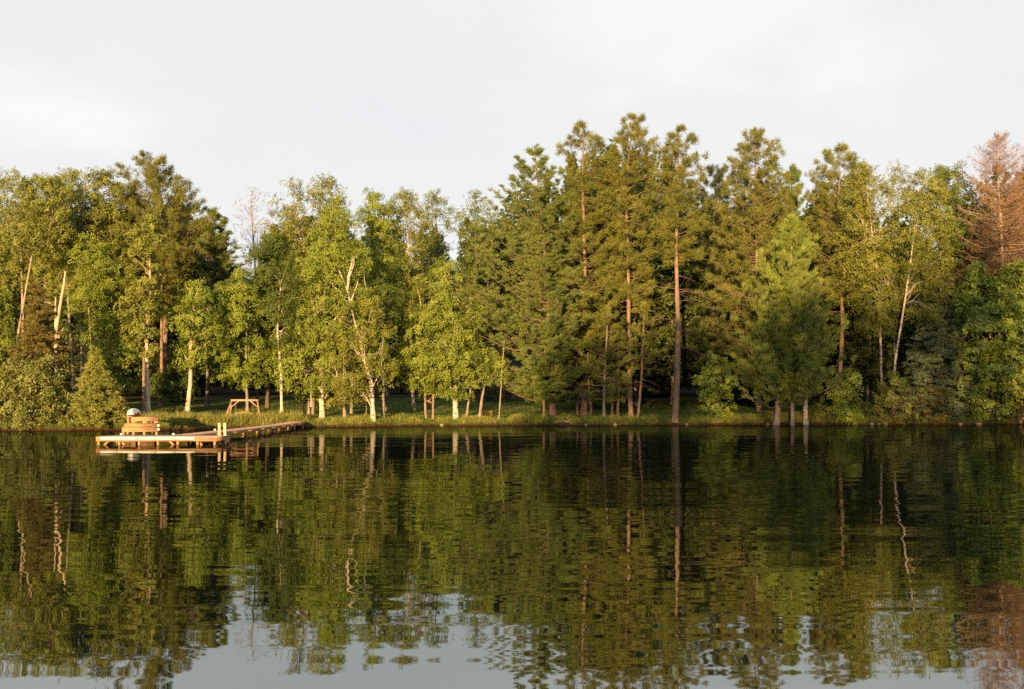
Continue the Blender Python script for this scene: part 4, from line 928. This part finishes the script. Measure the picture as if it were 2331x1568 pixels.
# ------------------------------------------------------------------ timber steps down to the water
SX, SY = (318.5 - CX) / F * 66.0, 66.0
st = empty('timber_steps', (SX, SY, 0), 'stacked timber landing steps at the water left of the tall grass', 'steps', rz=math.atan2(-SX, SY))
tiers = [(0.0, 281, 356, .20, .44, 2.3), (2.2, 286, 354, .50, .64, 4.2), (4.2, 300, 357, .83, 1.09, 8.2)]     # front line, left and right end, riser, back line
def ends(yf, pl, pr_):
    k = (math.hypot(SX, SY) + yf) / F * .955
    return (pl - 318.5) * k, (pr_ - 318.5) * k
mb = MB(); tr = MB()
for (yf, pl, pr_, zl, zh, yb) in tiers:
    l, r_ = ends(yf, pl, pr_); hh = (zh - zl) / 2
    for i in range(2):
        mb.beam((l, yf + .05, zl + hh * (i + .5)), (r_, yf + .05, zl + hh * (i + .5)), .1, hh - .012)
    for yy in np.arange(yf - .04, yb, .15):
        tr.beam((l, yy + .07, zh + .022), (r_, yy + .07, zh + .022), .138, .04)
mb.build('riser_timber', M['wood_step'], st)
tr.build('tread', M['wood_step'], st)
for (yf, pl, pr_, zl, zh, yb), zb in zip(tiers, (-.8, .47, .67)):
    l, r_ = ends(yf, pl, pr_)
    for f in ((.04, .32, .62, .96) if zb < 0 else (.10, .50, .92)):
        xx = l + (r_ - l) * f
        mb = MB(); mb.beam((xx, yf + .12, zb), (xx, yf + .12, zl), .16 if zb < 0 else .30, .16); mb.build('support_post', M['wood_step'], st)
for xx in (-.8, .9):
    for yy in (2.0, 4.0, 6.2, 8.0):
        mb = MB(); mb.beam((xx, yy, -1), (xx, yy, .45 if yy < 3 else (.64 if yy < 5 else 1.08)), .14, .14); mb.build('support_post', M['wood_step'], st)
l, r_ = ends(0, 281, 356)
mb = MB(); mb.beam((l, .3, -.32), (r_, .3, -.32), .1, .6); mb.build('footing_board', M['wood_step'], st)
for zz_ in (.62, .36):
    mb = MB(); mb.tube([(r_ + .04, -.02, zz_), (r_ + .04, -.10, zz_), (r_ + .04, -.13, zz_)], [.09, .09, .05], 10); mb.build('reflector_cap', M['canoe_white'], st)

# overturned canoe on the landing
def canoe():
    Lc, Wc, Hc = 3.2, .92, .42
    loc = np.array([(306 - CX) / F * 71.0, 71.0, 1.125])
    e = empty('overturned_canoe', loc, 'white canoe turned upside down on top of the timber steps', 'canoe', rz=R(104))
    e.rotation_euler = (R(-16), R(4), R(110))
    nu, nv = 25, 13
    u = np.linspace(-1, 1, nu); v = np.linspace(0, np.pi, nv)
    V = []
    for a in u:
        wdt = Wc / 2 * (1 - abs(a) ** 2.4) + .01; hgt = Hc * (1 - .30 * abs(a) ** 4); rise = .14 * abs(a) ** 3
        for b in v:
            V.append((a * Lc / 2, wdt * math.cos(b), (math.sin(b) ** .8) * hgt + .16 - rise * (1 - math.sin(b)) * .8))
    Q = [(i*nv+j, (i+1)*nv+j, (i+1)*nv+j+1, i*nv+j+1) for i in range(nu-1) for j in range(nv-1)]
    link('hull', mesh_data('hull', np.array(V), np.array(Q), True), M['canoe_white'], e)
    mb = MB()
    for j in (0, nv - 1):
        pts = [np.array(V[i*nv+j]) for i in range(nu)]
        Vt, Qt = tubes(np.array([pts]), np.full((1, nu), .05), 6); mb.add(Vt, Qt)
    mb.build('gunwale', M['canoe_red'], e)
    mb = MB()
    for xx in (-.9, .9): mb.box(xx - .05, xx + .05, -.5, .5, .0, .12)
    mb.build('rest_block', M['wood_step'], e)
canoe()
# sawn log beside the steps
def stump():
    x = (361 - CX) / F * 78.2; loc = (x, 78.2, float(ground(x, 78.2)) - .05)
    e = empty('sawn_log', loc, 'short sawn log standing between the steps and the pine trunks', 'log')
    mb = MB(); mb.tube([(0, 0, 0), (0, 0, .3), (.01, 0, .62)], [.20, .185, .18], 12); mb.build('log_bark', M['bark_pine'], e)
    mb = MB(); mb.tube([(.01, 0, .622), (.01, 0, .63)], [.165, .16], 12); mb.build('cut_face', M['wood_post'], e)
stump()

# ------------------------------------------------------------------ garden swing
def swing():
    D = 83.0
    cx = (556.5 - CX) / F * D; gz = float(ground(cx, D))
    e = empty('garden_swing', (cx, D, gz), 'timber A frame garden swing with an arched bench in the tall grass', 'swing')
    h = CAMZ + (HZ - 911) / F * D - gz; w = 1.10
    mb = MB(); mb.beam((-w - .06, 0, h), (w + .06, 0, h), .10, .14); mb.build('top_beam', M['wood_swing'], e)
    for sx_ in (-1, 1):
        for sy in (-1, 1):
            mb = MB(); mb.beam((sx_ * (w - .02), sy * .04, h - .05), (sx_ * (w + (.42 if sy * sx_ < 0 or True and sy < 0 else .02)), sy * .75, -.05), .09, .09); mb.build('leg', M['wood_swing'], e)
        mb = MB(); mb.beam((sx_ * (w - .02), -.02, h - .55), (sx_ * (w - .62), -.02, h - .06), .07, .07); mb.build('brace', M['wood_swing'], e)
        mb = MB(); mb.beam((sx_ * (w + .14), -.50, h * .42), (sx_ * (w + .05), .50, h * .42), .06, .08); mb.build('cross_rail', M['wood_swing'], e)
    be = link('bench', None, None, e) if False else None
    mb = MB()
    for i in range(13):
        xx = -.70 + i * 1.4 / 12
        top = .62 + .15 * math.cos(xx / .70 * math.pi / 2)
        mb.beam((xx, -.16, .32), (xx, -.26, top), .102, .025, up=(0, 1, 0))
    mb.build('bench_back', M['wood_swing'], e)
    mb = MB()
    for i in range(6): mb.box(-.72, .72, -.14 + i * .095, -.06 + i * .095, .30, .325)
    mb.build('bench_seat', M['wood_swing'], e)
    for sx_ in (-1, 1):
        mb = MB(); mb.beam((sx_ * .72, -.2, .54), (sx_ * .72, .38, .54), .07, .03); mb.beam((sx_ * .72, .34, .32), (sx_ * .72, .34, .53), .05, .05); mb.build('armrest', M['wood_swing'], e)
        for yy in (-.2, .36):
            mb = MB(); mb.tube([(sx_ * .76, yy, .52), (sx_ * .74, yy * .5, 1.3), (sx_ * .72, 0, h - .07)], [.012, .012, .012], 6); mb.build('chain', M['chain'], e)
swing()
# planter at the birch
def planter():
    x = (651 - CX) / F * 86.2; gz = float(ground(x, 86.2))
    e = empty('plant_pot', (x, 86.2, gz), 'round orange clay pot beside the slim birch', 'pot')
    mb = MB(); mb.tube([(0, 0, 0), (0, 0, .22), (0, 0, .3), (0, 0, .36)], [.15, .24, .27, .26], 14); mb.build('pot', M['terracotta'], e, smooth=True)
    A = Acc(); n = 60; c = rng.standard_normal((n, 3)) * np.array([.1, .1, .07]) + np.array([0, 0, .4]); d = norm(rng.standard_normal((n, 3)) + np.array([0, 0, .8])); b = norm(np.cross(d, rng.standard_normal((n, 3))))
    A.add(cards(c, d, b, .14, .07)); link('foliage', A.mesh('foliage'), M['orange'], e)
planter()

# ------------------------------------------------------------------ cabin, picnic table, chair, globe lamp
def cabin():
    D = 118.0
    xl, xr = (1040 - CX) / F * D, (1192 - CX) / F * D
    gz = float(ground((xl + xr) / 2, D)) - .1
    cx = (xl + xr) / 2
    e = empty('log_cabin', (cx, D, gz), 'small grey log cabin with a dark roof behind the shore maples', 'cabin')
    hw = (xr - xl) / 2; H = 3.2; dp = 7.0
    mb = MB()
    n = 12
    for i in range(n):
        z = .75 + (H - .75) * (i + .5) / n
        for y in (0, dp): mb.tube([(-hw - .15, y, z), (0, y, z), (hw + .15, y, z)], [.115] * 3, 10)
        for x in (-hw, hw): mb.tube([(x, -.15, z + .05), (x, dp / 2, z + .05), (x, dp + .15, z + .05)], [.11] * 3, 10)
    mb.build('wall', M['cabin_log'], e)
    mb = MB(); mb.box(-hw, hw, -.08, dp, -.3, .74); mb.build('foundation', M['stone'], e)
    mb = MB()
    rw = hw + .5
    for sy in (-1, 1):
        a = (-rw, dp / 2 + sy * (dp / 2 + .7), H - .15); b = (-rw, dp / 2 + sy * .02, H + 2.0)
        th_ = .12
        yv = [a[1], b[1]]; zv = [a[2], b[2]]
        V = [(-rw, yv[0], zv[0]), (rw, yv[0], zv[0]), (rw, yv[1], zv[1]), (-rw, yv[1], zv[1]), (-rw, yv[0], zv[0] + th_), (rw, yv[0], zv[0] + th_), (rw, yv[1], zv[1] + th_), (-rw, yv[1], zv[1] + th_)]
        mb.add(V, [(0, 1, 2, 3), (4, 7, 6, 5), (0, 4, 5, 1), (3, 2, 6, 7), (0, 3, 7, 4), (1, 5, 6, 2)])
    mb.build('roof', M['cabin_roof'], e)
    # gable ends
    mb = MB()
    for x in (-hw, hw):
        V = [(x - .06, .1, H), (x - .06, dp - .1, H), (x - .06, dp / 2 + .05, H + 1.92), (x - .06, dp / 2 - .05, H + 1.92), (x + .06, .1, H), (x + .06, dp - .1, H), (x + .06, dp / 2 + .05, H + 1.92), (x + .06, dp / 2 - .05, H + 1.92)]
        mb.add(V, [(0, 1, 2, 3), (4, 7, 6, 5), (0, 4, 5, 1), (2, 6, 7, 3), (0, 3, 7, 4), (1, 5, 6, 2)])
    mb.build('gable', M['cabin_log'], e)
    for pxc, wpx in ((1091, 20), (1060, 16)):
        wx_ = (pxc - CX) / F * D - cx; w2 = wpx / F * D / 2; z0, z1 = 1.25, 2.15
        mb = MB(); mb.box(wx_ - w2, wx_ + w2, -.17, -.14, z0, z1); p = mb.build('window', M['glass'], e)
        mb = MB()
        for s_ in (-1, 1): mb.box(wx_ + s_ * w2 - .05, wx_ + s_ * w2 + .05, -.20, -.172, z0 - .02, z1 + .02)
        mb.box(wx_ - w2 - .08, wx_ + w2 + .08, -.215, -.172, z0 - .12, z0 - .022); mb.box(wx_ - w2 - .08, wx_ + w2 + .08, -.215, -.172, z1 + .022, z1 + .12); mb.box(wx_ - .02, wx_ + .02, -.195, -.173, z0, z1)
        mb.build('frame', M['trim'], p)
    px_ = (1118 - CX) / F * D - cx
    mb = MB(); mb.beam((px_, -.3, .5), (px_, -.3, H), .14, .14); mb.build('corner_post', M['trim'], e)
    mb = MB()
    for z in np.linspace(.95, 2.9, 9): mb.beam((px_ + .2, -.20, z), (px_ + 1.15, -.20, z), .03, .07)
    mb.build('slat_panel', M['gray_wood'], e)
cabin()
def picnic():
    D = 111.0; x = (950 - CX) / F * D; gz = float(ground(x, D))
    e = empty('picnic_table', (x, D, gz), 'weathered picnic table at the dark edge of the lawn', 'table')
    mb = MB()
    for i in range(6): mb.box(-1.0, 1.0, -.40 + i * .135, -.275 + i * .135, .72, .755)
    mb.build('tabletop', M['gray_wood'], e)
    for sy in (-1, 1):
        mb = MB(); mb.box(-1.0, 1.0, sy * .72 - .13, sy * .72 + .13, .42, .455); mb.build('bench', M['gray_wood'], e)
    for sx_ in (-.75, .75):
        for sy in (-1, 1):
            mb = MB(); mb.beam((sx_, sy * .65, 0), (sx_, sy * .15, .72), .05, .09); mb.build('leg', M['gray_wood'], e)
        mb = MB(); mb.beam((sx_ + .06, -.85, .385), (sx_ + .06, .85, .385), .05, .07); mb.build('cross_rail', M['gray_wood'], e)
picnic()
def chair():
    D = 108.5; x = (972 - CX) / F * D; gz = float(ground(x, D))
    e = empty('lawn_chair', (x, D, gz), 'slant backed wooden lawn chair beside the picnic table', 'chair', rz=R(-70))
    mb = MB()
    for i in range(5): mb.beam((-.28 + i * .14, .20, .28), (-.28 + i * .15, .78, 1.05 + .06 * (2 - abs(i - 2))), .12, .022, up=(0, -1, .6))
    mb.build('backrest', M['wood_swing'], e)
    mb = MB()
    for i in range(5): mb.beam((-.3, -.35 + i * .13, .40 - i * .025), (.3, -.35 + i * .13, .40 - i * .025), .11, .022)
    mb.build('seat', M['wood_swing'], e)
    for sx_ in (-.34, .34):
        mb = MB(); mb.beam((sx_, -.42, .56), (sx_, .42, .56), .13, .025); mb.build('armrest', M['wood_swing'], e)
        mb = MB(); mb.beam((sx_, -.36, 0), (sx_, -.36, .545), .09, .03); mb.build('leg', M['wood_swing'], e)
        mb = MB(); mb.beam((sx_ * .9, -.30, .36), (sx_ * .9, .75, .02), .03, .10); mb.build('leg', M['wood_swing'], e)
chair()
def globe():
    D = 106.0; x = (880 - CX) / F * D; gz = float(ground(x, D))
    e = empty('garden_globe', (x, D, gz), 'small white globe on a short stake on the dark lawn', 'lamp')
    mb = MB(); mb.tube([(0, 0, 0), (0, 0, .2), (0, 0, .32)], [.02, .02, .03], 8); mb.build('stake', M['chain'], e)
    a = np.linspace(0, np.pi, 9); mb = MB(); mb.tube([(0, 0, .43 - .12 * math.cos(q)) for q in a], [max(.004, .12 * math.sin(q)) for q in a], 14); mb.build('globe', M['globe'], e, smooth=True)
globe()
def flowers(px, py, D, mat, lb, nm, n=9, hgt=.55):
    x = (px - CX) / F * D; gz = float(ground(x, D))
    e = empty(nm, (x, D, gz), lb, 'flowers')
    A = Acc(); B = Acc()
    for i in range(n):
        q = rng.standard_normal(2) * .16; h = hgt * rng.uniform(.75, 1.1)
        A.add(tubes(np.array([[(q[0] * .4, q[1] * .4, 0), (q[0] * .8, q[1] * .8, h * .6), (q[0], q[1], h)]]), np.full((1, 3), .012), 4))
        k = 6; ang = np.arange(k) / k * 6.283
        d = np.stack([np.cos(ang), np.sin(ang), np.full(k, .7)], -1); d = norm(d)
        bb = norm(np.cross(d, np.array([[0, 0, 1.]])))
        B.add(cards(np.array([q[0], q[1], h]) + d * .06, d, bb, .13, .06))
    A2 = rng.random(24) * 6.283
    dl = norm(np.stack([np.cos(A2), np.sin(A2), np.full(24, 1.2)], -1))
    A.add(cards(dl * .2, dl, norm(np.cross(dl, np.array([[0, 0, 1.]]))), .42, .035))
    link('stem', A.mesh('stem'), M['grass'], e); link('blossom', B.mesh('blossom'), mat, e)
flowers(1103, 937, 92.5, M['orange'], 'left clump of orange lilies on the bank by the grey sapling', 'lily_plant')
flowers(1118, 937, 92.5, M['orange'], 'right clump of orange lilies, touching the grey sapling', 'lily_plant')
flowers(1968, 893, 96, M['red'], 'red flowers in the dark between the two right shrubs', 'flower_plant', hgt=1.1)
def stone(px, w, lb=None):
    x = (px - CX) / F * 91; y = float(shore(x)) + .02
    nu, nv = 10, 7
    u = np.linspace(0, 2 * np.pi, nu, endpoint=False); v = np.linspace(.02, np.pi - .02, nv)
    U, W = np.meshgrid(u, v)
    r = w * (1 + .16 * rng.standard_normal(U.shape))
    V = np.stack([r * np.cos(U) * np.sin(W), r * .8 * np.sin(U) * np.sin(W), r * .55 * np.cos(W)], -1).reshape(-1, 3)
    Q = [(i*nu+j, (i+1)*nu+j, (i+1)*nu+(j+1) % nu, i*nu+(j+1) % nu) for i in range(nv-1) for j in range(nu)]
    o = link('stone', mesh_data('stone', V, np.array(Q), True), M['stone'], None, (x, y, .05))
    tag(o, 'small pale stone at the muddy edge of the water', 'stone', 'stones along the muddy waterline')
for px, w in ((1010, .2), (1330, .14), (1395, .22), (1560, .16), (1985, .26), (2003, .16), (2018, .2), (2190, .22), (2230, .3), (1745, .18)): stone(px, w)
# driftwood at the water line
def drift():
    x0_ = (1284 - CX) / F * 90; y = float(shore(x0_)) + .15
    e = empty('driftwood_branch', (x0_, y, .1), 'bleached driftwood branch lying on the muddy water line', 'branch')
    A = Acc()
    for pts, r in (([(-.75, .1, .22), (-.2, 0, .28), (.35, -.1, .2), (.75, -.3, -.02)], .03), ([(-.2, 0, .28), (.2, .1, .36), (.5, .05, .3)], .02), ([(-.7, .1, .2), (-.9, 0, .05)], .02)):
        A.add(tubes(np.array([pts], float), np.linspace(r, r * .5, len(pts))[None], 6))
    link('wood', A.mesh('wood', True), M['bark_bleached_sunlit'], e)
drift()
